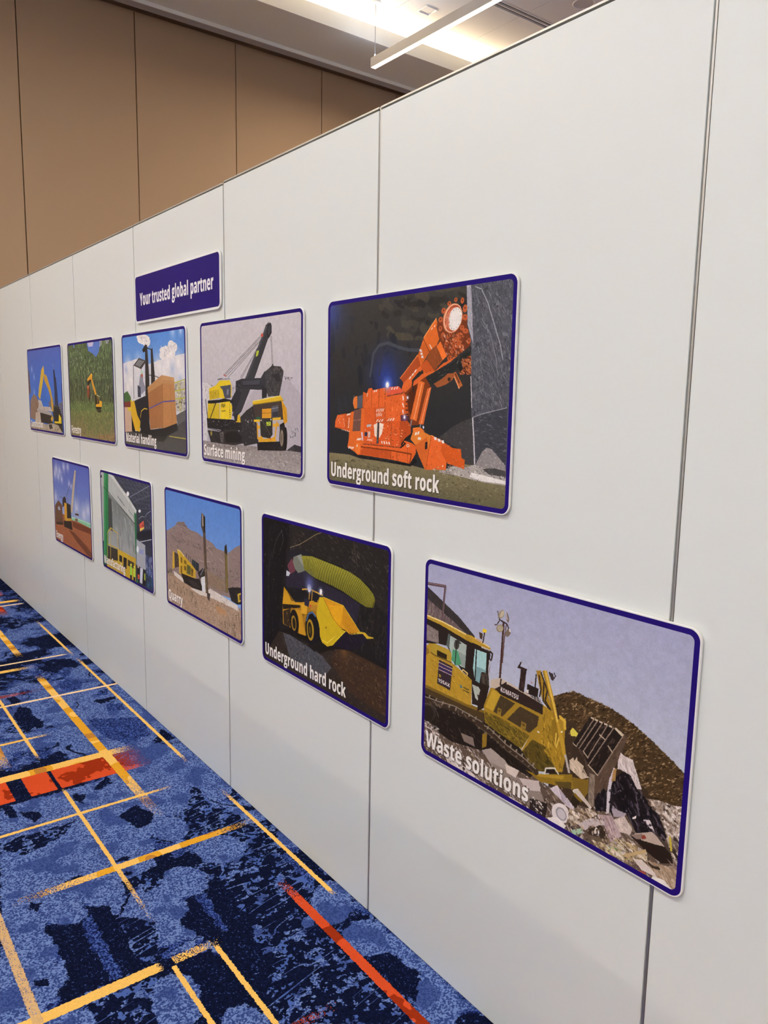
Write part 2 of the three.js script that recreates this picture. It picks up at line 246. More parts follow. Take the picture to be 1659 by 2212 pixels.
// ---------------------------------------------------------------- pendant lamps
function pendant(x, z0, z1, up, label, grp) {
  const g = tag(group('pendant_light', [x, 5.395, z0]), label, 'lamp', grp), len = z1 - z0;
  const prof = [box(-0.036, -0.030, 0.004, 0.098, 0, len), box(0.030, 0.036, 0.004, 0.098, 0, len), box(-0.036, 0.036, 0.098, 0.104, 0, len), box(-0.036, 0.036, 0, 0.104, -0.004, 0), box(-0.036, 0.036, 0, 0.104, len, len + 0.004)];
  mesh('housing', mergeGeometries(prof), fittingWhite, g);
  mesh('diffuser', rbox(-0.0298, 0.0298, 0.0, 0.05, 0.001, len - 0.001, 0.004), std({ color: 0xffffff, roughness: 0.6, emissive: new THREE.Color(PENDANT.color), emissiveIntensity: 4 }), g);
  for (const t of [0.03, len / 2, len - 0.03]) {
    const c = new THREE.CylinderGeometry(0.004, 0.004, CY - 5.395 - 0.104, 8); c.translate(0, 0.104 + (CY - 5.395 - 0.104) / 2, t); mesh('cord', c, cordGrey, g);
    const k = new THREE.CylinderGeometry(0.06, 0.06, 0.03, 24); k.translate(0, CY - 5.395 - 0.015, t); mesh('ceiling_canopy', k, fittingWhite, g);
    const f = new THREE.CylinderGeometry(0.009, 0.011, 0.04, 10); f.translate(0, 0.122, t); mesh('cord_grip', f, fittingWhite, g);
  }
  const l = new THREE.RectAreaLight(PENDANT.color, PENDANT.nits, 0.058, len);
  l.position.set(0, -0.004, len / 2); l.rotation.x = -Math.PI / 2; g.add(l);
  {                                                                // added uplight for ambient light: faint on the row behind the wall, bright elsewhere
    mesh('added_uplight', box(-0.029, 0.029, 0.104, 0.106, 0.002, len - 0.002), std({ color: 0xffffff, roughness: 0.6, emissive: new THREE.Color(PENDANT.upColor), emissiveIntensity: 4 * up }), g);
    const u = new THREE.RectAreaLight(PENDANT.upColor, PENDANT.up * up, 0.058, len);
    u.position.set(0, 0.110, len / 2); u.rotation.x = Math.PI / 2; g.add(u);
  }
  return g;
}
pendant(4.262, -7.75, -4.05, 0.07, 'white linear pendant lamp glowing below, hung above the display wall');
for (const [x, rows] of [[4.262, [[-2.9, 0.8], [1.95, 5.65]]], [11.747, [[-7.75, -4.05], [-2.9, 0.8], [1.95, 5.65]]], [-3.223, [[-7.75, -4.05], [-2.9, 0.8], [1.95, 5.65]]], [-10.708, [[-7.75, -4.05], [-2.9, 0.8], [1.95, 5.65]]]])  // unseen rows; the far right one is added to brighten the brown wall
  for (const [a, b] of rows) pendant(x, a, b, x === 4.262 ? 0.07 : 1, 'white linear pendant lamp from the hall\'s other rows', 'pendant lamps beyond the picture');

// ---------------------------------------------------------------- small ceiling fittings
{
  const g = tag(group('square_downlight', [4.856, CY, -7.515]), 'small square recessed downlight with sloped white sides', 'downlight');
  const s = 0.085, sh = new THREE.Shape([new THREE.Vector2(-s, -s), new THREE.Vector2(s, -s), new THREE.Vector2(s, s), new THREE.Vector2(-s, s)]);
  const q = s - 0.010; sh.holes.push(new THREE.Path([new THREE.Vector2(-q, -q), new THREE.Vector2(-q, q), new THREE.Vector2(q, q), new THREE.Vector2(q, -q)]));
  const rim = new THREE.ExtrudeGeometry(sh, { depth: 0.008, bevelEnabled: false }); rim.rotateX(Math.PI / 2); mesh('rim', rim, fittingWhite, g);
  const cone = new THREE.CylinderGeometry(0.03, q * Math.SQRT2, 0.05, 4, 1, true); cone.rotateY(Math.PI / 4); cone.translate(0, 0.018, 0);
  mesh('reflector', cone, std({ color: 0xf2f1ec, roughness: 0.3, side: THREE.DoubleSide }), g);
  const cap = new THREE.CircleGeometry(0.031, 16); cap.rotateX(Math.PI / 2); cap.translate(0, 0.042, 0); mesh('lens', cap, std({ color: 0xe4e6e0, roughness: 0.3, side: THREE.DoubleSide }), g);
  g.position.y = CY - 0.001;
}
{
  const g = tag(group('slot_vent', [0, CY, -6.89]), 'long ceiling air vent with two black slots', 'vent');
  const x0 = -0.6, x1 = 7.1;
  for (const [a, b] of [[-0.065, -0.055], [-0.006, 0.006], [0.055, 0.065]]) mesh('rail', box(x0, x1, -0.004, 0.02, a, b), fittingWhite, g);
  mesh('duct', mergeGeometries([box(x0, x1, 0.695, 0.699, -0.064, 0.064), box(x0, x1, 0.005, 0.699, -0.064, -0.060), box(x0, x1, 0.005, 0.699, 0.060, 0.064), box(x0, x0 + 0.004, 0.005, 0.699, -0.064, 0.064), box(x1 - 0.004, x1, 0.005, 0.699, -0.064, 0.064)]), ductPaint, g);
  for (const [a, b] of [[-16, x0], [x1, 16.0]]) mesh('ceiling_board', box(a, b, CY, CY + 0.03, -6.955, -6.825), ceilingPaint, ceiling);
}
{
  const g = tag(group('ceiling_speaker', [6.12, CY, -6.275]), 'round white ceiling speaker beside the air vent', 'speaker');
  const ring = new THREE.TorusGeometry(0.118, 0.008, 10, 48); ring.rotateX(Math.PI / 2); mesh('ring', ring, fittingWhite, g);
  const gr = new THREE.CylinderGeometry(0.116, 0.112, 0.006, 48); mesh('grille', gr, std({ color: 0xd2ccc2, roughness: 0.8, bumpMap: fineGrain, bumpScale: 0.001 }), g);
}

// ---------------------------------------------------------------- printed boards
const ART = {};
ART.softrock=[["f","#3b3834","#2c2b2b","#24262a"],
["s",["#2a2723","#47423a","#4d4638","#232224"],70,34,20,10,[508,6,1258,19,1272,285,598,263]],
["s",["#25272b","#2d2f34","#1f2125"],80,40,18,80,[13,49,909,240,920,532,330,606,16,850]],
["r","#6070b8",60,35,24],
["r","#3a4474",120,49,82],
["r","#3654c8",55,625,513],
["r","#2a3a80",120,603,460],
["l","#44464d",9,[456,458,485,329,539,285,622,275,715,302,805,321,913,327]],
["l","#33353f",5,[543,459,564,332,623,306,739,338]],
["p","#403d3c",[1076,789,1191,724,1274,690,1324,679,1359,920,1267,927,1244,838]],
["s",["#545050","#2d2b2b","#66615f"],160,5,2,30,[1076,789,1191,724,1274,690,1324,679,1359,920,1267,927]],
["p","#515157",[1258,13,1583,10,1642,1100,1354,908,1323,657,1298,263,1273,213]],
["s",["#77777c","#39393e","#8a8a8f","#5f5f66","#2f2f33"],900,16,1.6,70,[1285,16,1583,10,1591,638,1333,681,1298,263]],
["q",["#66666c","#45454a","#5c5c62","#3c3c41","#77777c"],500,9,[1285,16,1583,10,1591,638,1333,681,1298,263]],
["l","#3f3f45",1.2,[1319,240,1373,196,1426,223,1472,296,1497,379]],
["l","#6e6e74",1.2,[1320,264,1375,222,1427,249,1473,320,1499,397]],
["l","#3f3f45",1.2,[1321,288,1376,248,1429,275,1475,343,1500,414]],
["l","#6e6e74",1.2,[1323,312,1377,274,1430,301,1476,367,1501,432]],
["l","#3f3f45",1.2,[1324,337,1379,301,1432,327,1477,390,1502,450]],
["l","#6e6e74",1.2,[1325,361,1380,327,1433,353,1479,414,1503,467]],
["l","#3f3f45",1.2,[1326,385,1382,353,1435,379,1480,437,1504,485]],
["l","#6e6e74",1.2,[1328,410,1383,380,1436,405,1482,461,1505,503]],
["l","#3f3f45",1.2,[1329,434,1385,406,1438,432,1483,485,1506,521]],
["l","#6e6e74",1.2,[1330,459,1386,433,1439,458,1484,509,1507,539]],
["l","#3f3f45",1.2,[1332,483,1388,460,1441,484,1486,533,1508,556]],
["l","#6e6e74",1.2,[1333,508,1389,486,1442,511,1487,556,1509,574]],
["l","#3f3f45",1.2,[1334,532,1391,513,1444,537,1489,580,1510,592]],
["l","#6e6e74",1.2,[1336,557,1392,540,1445,564,1490,604,1511,610]],
["l","#3f3f45",1.2,[1337,582,1394,567,1447,590,1491,628,1512,628]],
["l","#6e6e74",1.2,[1338,607,1395,593,1448,617,1493,652,1513,646]],
["l","#97979c",3,[1321,35,1365,51,1411,117,1459,220,1506,321,1527,392]],
["l","#7e7e84",2,[1373,190,1437,271,1476,367,1499,473]],
["p","#a39fa6",[1258,14,1289,15,1300,107,1320,312,1294,262,1274,213]],
["s",["#c8c5cc","#77747c"],80,8,2,80,[1260,14,1289,15,1300,107,1315,288,1294,262,1274,213]],
["p","#3d3d42",[1331,672,1569,621,1576,926,1364,913]],
["s",["#5c5c62","#2b2b30","#74747a","#4a4a50"],260,12,2,12,[1331,672,1569,621,1576,926,1364,913]],
["l","#9a969a",2,[1334,674,1407,652,1565,621]],
["l","#c9c4c6",4,[1334,678,1347,781,1359,907]],
["l","#e2dcde",2,[1310,471,1324,625]],
["p","#8b8381",[1366,907,1409,840,1438,819,1477,824,1573,899,1575,930,1369,938]],
["s",["#a39c9a","#6f6866","#c2bbb8"],140,4,2,40,[1366,907,1438,819,1477,824,1573,899,1574,927]],
["g","#857957","#5f5940",[16,936,239,933,375,950,826,949,990,964,1143,948,1295,912,1576,926,1584,1128,-6,1131]],
["s",["#4a4430","#a0936d","#5f573e","#8d8160","#3a3626"],700,7,1.8,8,[16,936,375,950,990,964,1295,912,1576,926,1583,1110,-6,1122]],
["s",["#3c3c2a","#4a4934","#2d2d22"],90,10,4,12,[38,979,375,954,592,997,83,1089]],
["q",["#4a4430","#8d8160","#6f6548","#9c906c","#3a3626"],420,5,[16,936,375,950,990,964,1295,912,1576,926,1583,1110,-6,1122]],
["p","#aaa09a",[1083,969,1201,928,1286,929,1363,907,1449,925,1578,951,1578,993,1426,993,1289,981]],
["s",["#e8e2de","#675f5a","#c9c0ba","#4b4642"],220,5,2.4,20,[1083,969,1201,928,1363,907,1578,951,1578,993,1426,993,1289,981]],
["p","#474443",[1413,925,1500,916,1574,924,1576,954,1459,949]],
["p","#efeae6",[1334,951,1451,959,1577,972,1578,987,1417,988,1326,974]],
["p","#c9551f",[113,695,239,680,260,698,249,795,159,780,85,773,90,734]],
["p","#e0632a",[113,697,192,691,193,773,92,767,94,734]],
["l","#f6d9c6",3,[243,710,237,767]],
["p","#f2ddd0",[223,684,232,684,224,696,215,696]],
["p","#f2ddd0",[233,683,242,682,234,694,225,694]],
["p","#f2ddd0",[243,681,252,681,244,693,235,693]],
["p","#f2ddd0",[253,680,262,679,254,691,245,691]],
["s",["#f2d8c8","#7a2f10","#f0b090"],40,5,2,70,[113,699,233,695,234,771,96,765]],
["l","#2c1a12",3,[213,683,246,678]],
["p","#dc6726",[259,675,370,648,411,646,415,856,374,864,312,915,227,888,241,839,248,733]],
["p","#6d4b41",[294,661,371,651,364,784,281,789]],
["l","#a8765c",2,[293,722,366,716]],
["s",["#553a34","#7d584c"],60,10,1.5,85,[294,661,371,651,364,784,281,789]],
["p","#e27730",[288,593,304,579,327,575,328,648,299,653,282,620]],
["p","#56575f",[332,578,385,568,378,646,325,649]],
["p","#cf5d24",[387,550,422,559,418,645,381,644]],
["p","#d8d0c8",[294,575,298,575,293,579,289,579]],
["p","#d8d0c8",[292,583,296,583,290,587,287,587]],
["p","#d8d0c8",[290,592,293,592,288,596,285,596]],
["p","#d8d0c8",[288,601,291,600,286,604,283,604]],
["p","#d8d0c8",[286,609,289,609,284,613,281,613]],
["p","#d8d0c8",[284,618,287,617,282,621,279,621]],
["p","#e0632a",[419,565,443,531,475,527,482,539,544,533,612,524,726,518,776,547,782,560,786,667,754,712,617,719,403,737,395,646]],
["p","#dd583c",[612,525,726,519,772,547,761,556,625,574]],
["p","#d55a22",[427,643,606,633,608,717,403,736,399,647]],
["p","#c4531f",[782,558,822,578,820,681,786,677]],
["p","#231a18",[792,601,816,599,816,606,792,606]],
["p","#231a18",[792,624,817,622,817,629,793,629]],
["p","#231a18",[793,647,818,645,818,652,793,652]],
["p","#231a18",[794,670,818,668,819,675,794,676]],
["p","#d95a24",[397,736,812,707,843,728,845,781,790,818,758,859,399,858]],
["p","#b84a1c",[754,712,812,707,843,728,845,781,758,847]],
["p","#5c2a3a",[750,678,786,677,833,693,812,707,754,712]],
["s",["#8f3a14","#f0824a","#7c3210"],120,6,1.2,85,[419,565,776,548,786,667,617,717,403,737]],
["s",["#8f3a14","#f4c8a8","#7c3210","#2c1a12"],150,6,2,5,[403,739,836,713,790,818,753,854,402,855]],
["l","#7a3212",2,[546,533,543,634]],
["l","#7a3212",2,[606,526,603,629]],
["l","#7a3212",2,[603,629,608,717]],
["l","#7a3212",2,[507,645,512,720]],
["l","#7a3212",2,[666,726,667,851]],
["l","#7a3212",2,[751,716,750,855]],
["l","#7a3212",2,[474,538,473,638]],
["l","#6a3a2c",3,[625,574,763,556,774,547]],
["p","#f6dfcb",[497,741,535,729,531,817,508,804]],
["p","#f6e2d0",[553,727,595,734,577,793,552,818]],
["p","#1f2125",[533,727,553,727,547,849,527,850]],
["l","#8c8c90",2,[538,730,535,847]],
["p","#b9b4b0",[429,743,472,739,468,754,428,758]],
["p","#2e3350",[407,790,436,787,434,811,408,812]],
["p","#d8b8b0",[443,785,466,782,463,817,442,820]],
["p","#d4c0d0",[371,792,386,789,394,839,381,841]],
["p","#f0e6de",[666,524,676,524,667,537,658,537]],
["p","#f0e6de",[691,523,700,522,691,536,682,536]],
["p","#f0e6de",[714,521,723,521,715,534,706,534]],
["p","#f0e6de",[499,540,509,539,502,552,492,552]],
["p","#f0e6de",[517,538,527,537,520,550,510,550]],
["p","#f0e6de",[533,709,545,708,531,723,519,724]],
["p","#f0e6de",[557,707,569,706,555,722,543,722]],
["p","#f0e6de",[581,706,593,705,579,720,567,720]],
["p","#f0e6de",[640,700,651,699,638,714,626,715]],
["p","#f0e6de",[663,699,674,698,661,713,649,713]],
["p","#f0e6de",[686,697,697,696,684,711,672,712]],
["p","#f0e6de",[337,829,349,827,336,841,324,842]],
["p","#f0e6de",[352,827,364,826,351,840,339,841]],
["p","#f0e6de",[366,826,378,825,365,839,354,839]],
["p","#f0e6de",[440,827,447,826,442,836,435,837]],
["p","#f0e6de",[453,828,461,827,456,837,449,837]],
["p","#f0e6de",[467,828,474,827,470,837,462,838]],
["p","#f0e6de",[480,829,488,828,483,838,476,838]],
["p","#f0e6de",[572,833,583,832,590,846,580,847]],
["p","#f0e6de",[595,833,606,832,613,847,602,847]],
["p","#f0e6de",[618,834,628,833,636,847,625,848]],
["p","#f0e6de",[640,834,651,833,658,848,648,848]],
["p","#f0e6de",[245,883,255,882,247,896,237,896]],
["p","#f0e6de",[260,883,269,882,261,896,252,897]],
["p","#f0e6de",[274,884,284,883,276,897,266,897]],
["p","#f0e6de",[289,884,298,883,290,897,281,897]],
["p","#f0e6de",[529,648,535,648,524,666,518,666]],
["p","#f0e6de",[544,647,550,646,540,665,534,665]],
["p","#f0e6de",[560,646,566,645,556,664,550,664]],
["p","#f0e6de",[576,645,582,644,571,662,565,663]],
["p","#f0e6de",[591,643,597,643,587,661,581,661]],
["p","#f0e6de",[526,673,532,673,524,695,518,695]],
["p","#f0e6de",[542,671,548,671,540,693,534,693]],
["p","#f0e6de",[558,669,564,668,556,690,550,690]],
["p","#f0e6de",[574,667,580,666,572,688,566,688]],
["p","#f0e6de",[166,780,172,779,168,786,162,787]],
["p","#f0e6de",[185,782,191,781,187,788,180,789]],
["p","#f0e6de",[203,784,210,783,206,791,199,791]],
["p","#f0e6de",[222,786,229,785,225,793,218,793]],
["p","#f0e6de",[241,788,247,787,243,795,237,795]],
["l","#efe6e0",5,[769,575,772,592]],
["l","#efe6e0",5,[767,613,776,630]],
["l","#efe6e0",5,[769,650,773,665]],
["p","#e6d5ca",[425,560,438,559,433,563,420,563]],
["p","#e6d5ca",[425,567,438,566,433,570,421,570]],
["p","#e6d5ca",[426,574,438,573,433,577,421,577]],
["p","#17161a",[289,926,400,936,622,943,841,947,886,908,908,927,850,959,599,952,401,946,296,933]],
["s",["#3a3835","#0f0f10"],80,6,4,70,[400,931,841,944,850,957,599,952,401,946]],
["p","#de6228",[374,862,758,862,791,818,867,832,892,849,891,885,841,944,681,934,365,926,339,930,312,915,315,867,342,853]],
["p","#c04f1e",[374,881,668,883,669,930,368,923]],
["l","#7f3413",4,[374,878,679,882,853,890,841,940]],
["l","#8c3a15",2,[668,883,669,930]],
["l","#8c3a15",2,[725,891,721,930]],
["l","#8c3a15",2,[819,857,822,937]],
["p","#e6762e",[364,889,363,903,357,915,349,923,339,926,329,924,320,917,314,906,312,892,314,878,319,866,328,858,338,855,348,857,356,864,362,875]],
["p","#f0d8c8",[338,874,338,876,336,879,334,881,332,881,329,881,327,880,325,877,325,874,325,871,327,869,329,867,331,866,334,867,336,868,337,871]],
["p","#f0e2da",[835,844,834,848,831,850,827,852,822,853,817,853,813,852,810,849,809,846,809,843,812,840,816,838,821,837,826,837,831,839,834,841]],
["p","#cf5d24",[829,845,829,847,827,848,825,849,822,850,819,850,816,849,815,847,814,846,815,844,816,842,819,841,821,840,824,841,827,841,829,843]],
["l","#2a1a14",5,[758,859,797,835,788,832]],
["p","#1b1a1c",[758,840,796,804,855,773,865,780,823,816,790,818,764,854]],
["q",["#d25a22","#e66c32","#c8521e","#ee7e42"],160,8,[425,567,776,548,786,667,617,717,403,737]],
["q",["#b84818","#f0c0a0","#7c3210","#e8743a","#2c1a12"],150,3,[410,742,836,720,790,818,753,851,405,853]],
["q",["#f4e4d8","#8f3a14","#e88a58"],60,3,[519,645,603,640,605,714,521,720]],
["q",["#c8521e","#ea7038","#9a3f16"],70,6,[374,883,848,893,838,939,375,922]],
["p","#7a3616",[756,531,854,484,949,465,1003,505,970,585,912,728,841,731,816,649,802,573]],
["p","#54240f",[802,566,877,505,910,532,862,696,822,655]],
["p","#d4602a",[754,538,789,497,875,451,834,525,790,552]],
["p","#dd6c2c",[903,488,953,498,892,707,837,696]],
["l","#f2a878",3,[930,505,870,692]],
["p","#d5642a",[975,532,1010,522,951,724,909,722]],
["l","#eda070",3,[995,532,933,714]],
["l","#8a8a90",4,[849,703,843,734]],
["l","#8a8a90",4,[927,724,923,742]],
["p","#a94820",[740,474,889,352,924,403,770,500]],
["l","#e07a3c",3,[740,474,889,352]],
["p","#d9632a",[770,500,924,403,941,422,789,531,756,532]],
["p","#f0e2da",[829,465,841,464,828,479,816,479]],
["p","#f0e2da",[852,447,863,446,850,461,838,461]],
["p","#f0e2da",[874,429,885,428,872,443,861,443]],
["p","#2b2624",[844,485,906,438,942,450,889,471,858,502,869,563,850,540]],
["p","#70331a",[1039,194,1087,163,1265,161,1272,228,1298,280,1298,319,1251,345,1213,362,1147,392,1125,364,1072,287]],
["p","#b5562b",[1148,104,1144,111,1135,114,1126,112,1119,106,1118,98,1123,91,1131,88,1141,90,1147,96]],
["p","#2b1813",[1137,99,1136,102,1133,103,1131,101,1129,98,1130,95,1133,94,1135,96]],
["p","#b5562b",[1194,88,1191,95,1183,98,1176,96,1170,91,1169,83,1173,77,1181,74,1188,75,1194,81]],
["p","#2b1813",[1185,84,1185,87,1182,88,1180,86,1178,83,1179,81,1182,80,1184,81]],
["p","#b5562b",[1244,97,1240,105,1232,110,1224,108,1218,101,1218,91,1222,83,1230,79,1238,81,1243,87]],
["p","#2b1813",[1234,92,1233,95,1231,96,1229,95,1227,92,1228,89,1231,88,1233,89]],
["p","#b5562b",[1107,137,1102,145,1092,149,1081,147,1074,140,1073,130,1078,122,1088,118,1099,120,1106,127]],
["p","#2b1813",[1094,132,1093,135,1090,136,1087,134,1086,131,1087,128,1090,127,1092,129]],
["p","#b5562b",[1085,180,1080,188,1070,191,1060,190,1052,183,1051,174,1056,166,1066,163,1077,165,1084,171]],
["p","#2b1813",[1072,175,1071,178,1068,179,1066,178,1064,175,1065,172,1068,171,1071,172]],
["p","#b5562b",[1084,225,1079,233,1071,237,1062,235,1055,229,1054,220,1059,212,1068,208,1077,210,1083,216]],
["p","#2b1813",[1073,221,1072,223,1069,225,1067,223,1065,220,1066,217,1069,216,1072,217]],
["p","#b5562b",[1109,261,1103,271,1093,276,1082,274,1075,266,1074,256,1080,246,1090,241,1101,243,1108,251]],
["p","#2b1813",[1095,257,1094,260,1092,261,1089,259,1088,256,1089,253,1091,252,1094,253]],
["p","#b5562b",[1269,138,1263,149,1253,154,1243,152,1236,143,1235,131,1241,120,1251,115,1261,117,1268,125]],
["p","#2b1813",[1256,133,1255,135,1252,136,1250,135,1249,132,1249,129,1252,128,1254,130]],
["p","#b5562b",[1274,182,1268,190,1257,194,1245,191,1236,184,1235,174,1240,166,1251,162,1264,164,1272,172]],
["p","#2b1813",[1258,176,1257,179,1254,180,1252,179,1251,176,1252,173,1254,172,1257,173]],
["p","#b5562b",[1251,231,1247,238,1237,241,1227,239,1219,233,1218,225,1223,218,1232,215,1243,216,1250,223]],
["p","#2b1813",[1238,226,1237,229,1235,230,1232,229,1231,226,1232,223,1234,222,1237,223]],
["p","#b5562b",[1154,269,1149,276,1139,280,1129,278,1121,271,1119,263,1124,256,1134,253,1145,255,1153,261]],
["p","#2b1813",[1140,264,1139,267,1137,268,1134,267,1133,264,1134,261,1136,260,1139,261]],
["p","#b5562b",[1229,304,1219,320,1198,327,1175,323,1158,310,1155,292,1166,277,1187,270,1210,274,1226,287]],
["p","#2b1813",[1196,296,1195,299,1192,300,1190,299,1189,296,1189,293,1192,292,1195,293]],
["p","#b5562b",[1186,336,1182,345,1173,350,1164,348,1158,341,1158,332,1163,323,1171,319,1180,320,1186,327]],
["p","#2b1813",[1176,332,1175,335,1172,336,1170,335,1168,332,1169,329,1172,328,1174,329]],
["p","#b5562b",[1254,330,1248,340,1237,345,1225,343,1217,335,1215,323,1222,313,1233,308,1245,310,1253,318]],
["p","#2b1813",[1238,324,1237,327,1235,329,1232,327,1231,324,1232,321,1235,320,1237,321]],
["p","#b5562b",[1301,298,1296,306,1288,310,1280,309,1274,302,1273,293,1278,285,1286,280,1294,282,1300,288]],
["p","#2b1813",[1290,293,1290,296,1287,297,1285,296,1284,293,1284,290,1287,289,1289,290]],
["p","#b5562b",[1244,270,1238,278,1224,282,1210,279,1199,271,1196,262,1203,254,1216,250,1231,253,1241,260]],
["p","#2b1813",[1224,264,1223,267,1220,268,1218,267,1217,264,1217,261,1220,260,1222,261]],
["p","#b5562b",[1284,249,1278,256,1266,258,1252,256,1241,249,1239,241,1245,234,1257,232,1271,234,1282,241]],
["p","#2b1813",[1265,243,1264,246,1262,247,1259,246,1258,243,1259,240,1261,239,1264,240]],
["p","#b5562b",[1138,300,1133,307,1124,311,1114,309,1107,303,1106,295,1111,288,1120,284,1130,286,1137,292]],
["p","#2b1813",[1126,295,1125,298,1122,300,1119,298,1118,295,1119,292,1122,291,1124,292]],
["p","#b5562b",[1162,378,1157,387,1147,391,1138,390,1131,383,1130,373,1135,365,1144,360,1154,362,1161,368]],
["p","#2b1813",[1149,374,1148,377,1146,378,1143,376,1142,373,1143,370,1146,369,1148,371]],
["q",["#b5562b","#54240f","#8a3c1c","#cf7444","#3a180c"],150,6,[1071,252,1246,249,1287,290,1251,345,1146,389,1125,364]],
["s",["#d0764a","#54240f","#8a3c1c","#e0b8a0"],170,6,3,50,[1071,252,1246,249,1287,290,1251,345,1146,389,1125,364]],
["p","#da6826",[889,353,918,298,937,262,1009,192,1034,168,1044,186,1040,212,1064,276,1048,302,989,332,960,369,918,411]],
["p","#c95e22",[889,353,918,298,938,288,983,337,960,369,922,407]],
["l","#f29a52",3,[937,262,1009,192,1034,169]],
["l","#8a3c16",3,[935,272,983,334]],
["l","#8a3c16",3,[1040,212,1064,276,1048,299]],
["p","#ded6d6",[901,323,919,322,926,335,908,334]],
["p","#ded6d6",[909,340,926,339,933,352,915,351]],
["p","#ded6d6",[916,357,934,356,940,369,923,368]],
["p","#ebe2dc",[1002,213,1008,213,1002,224,996,223]],
["p","#ebe2dc",[1022,201,1028,201,1023,211,1017,211]],
["p","#d9d2cc",[982,299,989,299,992,306,984,306]],
["p","#d9d2cc",[988,306,996,306,999,314,991,314]],
["p","#d9d2cc",[995,314,1003,314,1006,321,998,321]],
["p","#d9d2cc",[1002,321,1010,321,1012,329,1005,329]],
["p","#8b4621",[989,332,1050,301,1093,387,1032,438,960,382]],
["s",["#7a3c1c","#9a5230"],60,16,3,60,[989,332,1050,301,1093,387,1032,438]],
["p","#ea722c",[1044,312,1072,287,1126,365,1094,385]],
["p","#be5120",[917,411,961,376,1032,438,986,443,942,447]],
["p","#d8632a",[942,447,1037,438,1096,401,1146,386,1217,361,1151,396,1045,438,943,475,881,508,854,517,860,491]],
["p","#3a1a10",[963,445,969,444,969,449,964,448]],
["p","#3a1a10",[995,434,1000,433,1000,438,995,437]],
["p","#3a1a10",[1026,423,1031,423,1031,427,1026,427]],
["p","#3a1a10",[1057,412,1062,412,1062,416,1057,416]],
["p","#3a1a10",[1087,402,1092,401,1092,406,1087,405]],
["p","#3a1a10",[1117,391,1122,391,1122,395,1117,395]],
["p","#3a1a10",[1146,381,1151,381,1151,385,1146,385]],
["p","#262726",[965,478,1037,444,1167,403,1252,353,1304,321,1308,368,1254,399,1189,439,1039,495,1002,515]],
["s",["#4b4c4a","#131413","#6a6b68"],160,7,2,-30,[965,478,1037,444,1167,403,1304,324,1308,368,1254,399,1039,495]],
["p","#97512a",[1027,506,1093,480,1137,453,1192,454,1173,487,1124,510,1057,526]],
["p","#2a1e18",[1161,483,1160,487,1158,490,1154,492,1149,493,1145,492,1140,490,1138,487,1137,483,1137,479,1140,476,1144,473,1148,473,1153,474,1157,476,1160,479]],
["p","#b35f2d",[1178,454,1197,444,1252,514,1225,530]],
["l","#e8a070",3,[1187,470,1226,528]],
["p","#5a2a14",[1188,454,1198,454,1232,502,1224,505]],
["p","#8e4424",[1308,407,1302,421,1286,430,1264,429,1246,420,1239,405,1245,391,1262,382,1283,383,1301,392]],
["p","#8e4424",[1268,448,1264,457,1253,462,1238,462,1226,456,1221,447,1225,437,1237,432,1251,432,1263,438]],
["p","#8e4424",[1314,446,1310,456,1299,462,1285,462,1273,455,1268,445,1272,435,1283,429,1297,429,1309,436]],
["p","#8e4424",[1311,386,1308,397,1299,403,1287,403,1277,396,1273,385,1276,375,1285,368,1297,369,1307,376]],
["s",["#c06a3c","#5a2812","#e09060","#3c1a0e"],120,8,4,40,[1238,381,1306,368,1313,461,1230,460]],
["p","#1c1c1d",[1212,417,1238,397,1248,434,1229,450]],
["p","#d58560",[1231,192,1224,208,1214,222,1201,234,1187,243,1171,248,1154,250,1138,249,1123,243,1109,235,1099,223,1092,209,1088,193,1088,176,1092,159,1100,144,1110,130,1123,118,1139,109,1155,104,1171,103,1187,105,1202,110,1214,119,1224,131,1231,145,1235,160,1235,176]],
["p","#ecb08a",[1229,191,1223,206,1213,219,1201,231,1187,239,1172,245,1156,247,1141,245,1127,240,1114,232,1104,221,1098,207,1094,192,1094,176,1098,160,1105,145,1115,131,1128,120,1142,112,1157,107,1173,105,1188,107,1202,113,1214,121,1223,132,1230,145,1233,160,1233,176]],
["p","#a8482c",[1224,190,1218,204,1209,217,1198,227,1186,235,1172,241,1158,243,1144,242,1132,237,1121,229,1112,219,1106,206,1103,192,1104,177,1107,162,1114,148,1123,136,1135,125,1147,117,1161,112,1175,111,1189,112,1201,117,1211,125,1220,135,1225,147,1228,161,1228,176]],
["p","#c8684a",[1213,191,1206,205,1197,217,1185,227,1171,234,1157,237,1143,236,1131,231,1120,222,1112,211,1108,197,1108,182,1111,167,1118,152,1128,140,1141,130,1154,124,1168,121,1182,122,1194,127,1204,136,1212,147,1216,161,1216,176]],
["p","#f2ece6",[1227,191,1222,203,1215,214,1206,223,1196,231,1185,236,1173,238,1162,237,1152,233,1143,227,1136,218,1131,207,1129,195,1129,182,1132,169,1137,157,1144,146,1154,136,1164,129,1175,125,1186,123,1197,124,1207,128,1216,134,1223,143,1227,153,1230,165,1229,178]],
["s",["#d99a80","#c8704e"],50,8,4,60,[1107,154,1143,138,1139,219,1110,217]],
["p","#5a4640",[1223,189,1221,191,1219,191,1217,189,1219,187,1221,187]],
["p","#5a4640",[1212,210,1211,212,1208,211,1207,209,1208,207,1211,208]],
["p","#5a4640",[1196,225,1195,226,1192,226,1190,224,1192,222,1194,222]],
["p","#5a4640",[1177,231,1175,233,1173,232,1171,230,1172,228,1175,229]],
["p","#5a4640",[1158,227,1157,229,1154,229,1153,226,1154,224,1157,225]],
["p","#5a4640",[1145,214,1144,216,1141,215,1139,213,1141,211,1144,211]],
["p","#5a4640",[1139,194,1138,196,1135,195,1133,193,1135,191,1138,191]],
["p","#5a4640",[1142,171,1141,173,1138,173,1136,171,1138,169,1140,169]],
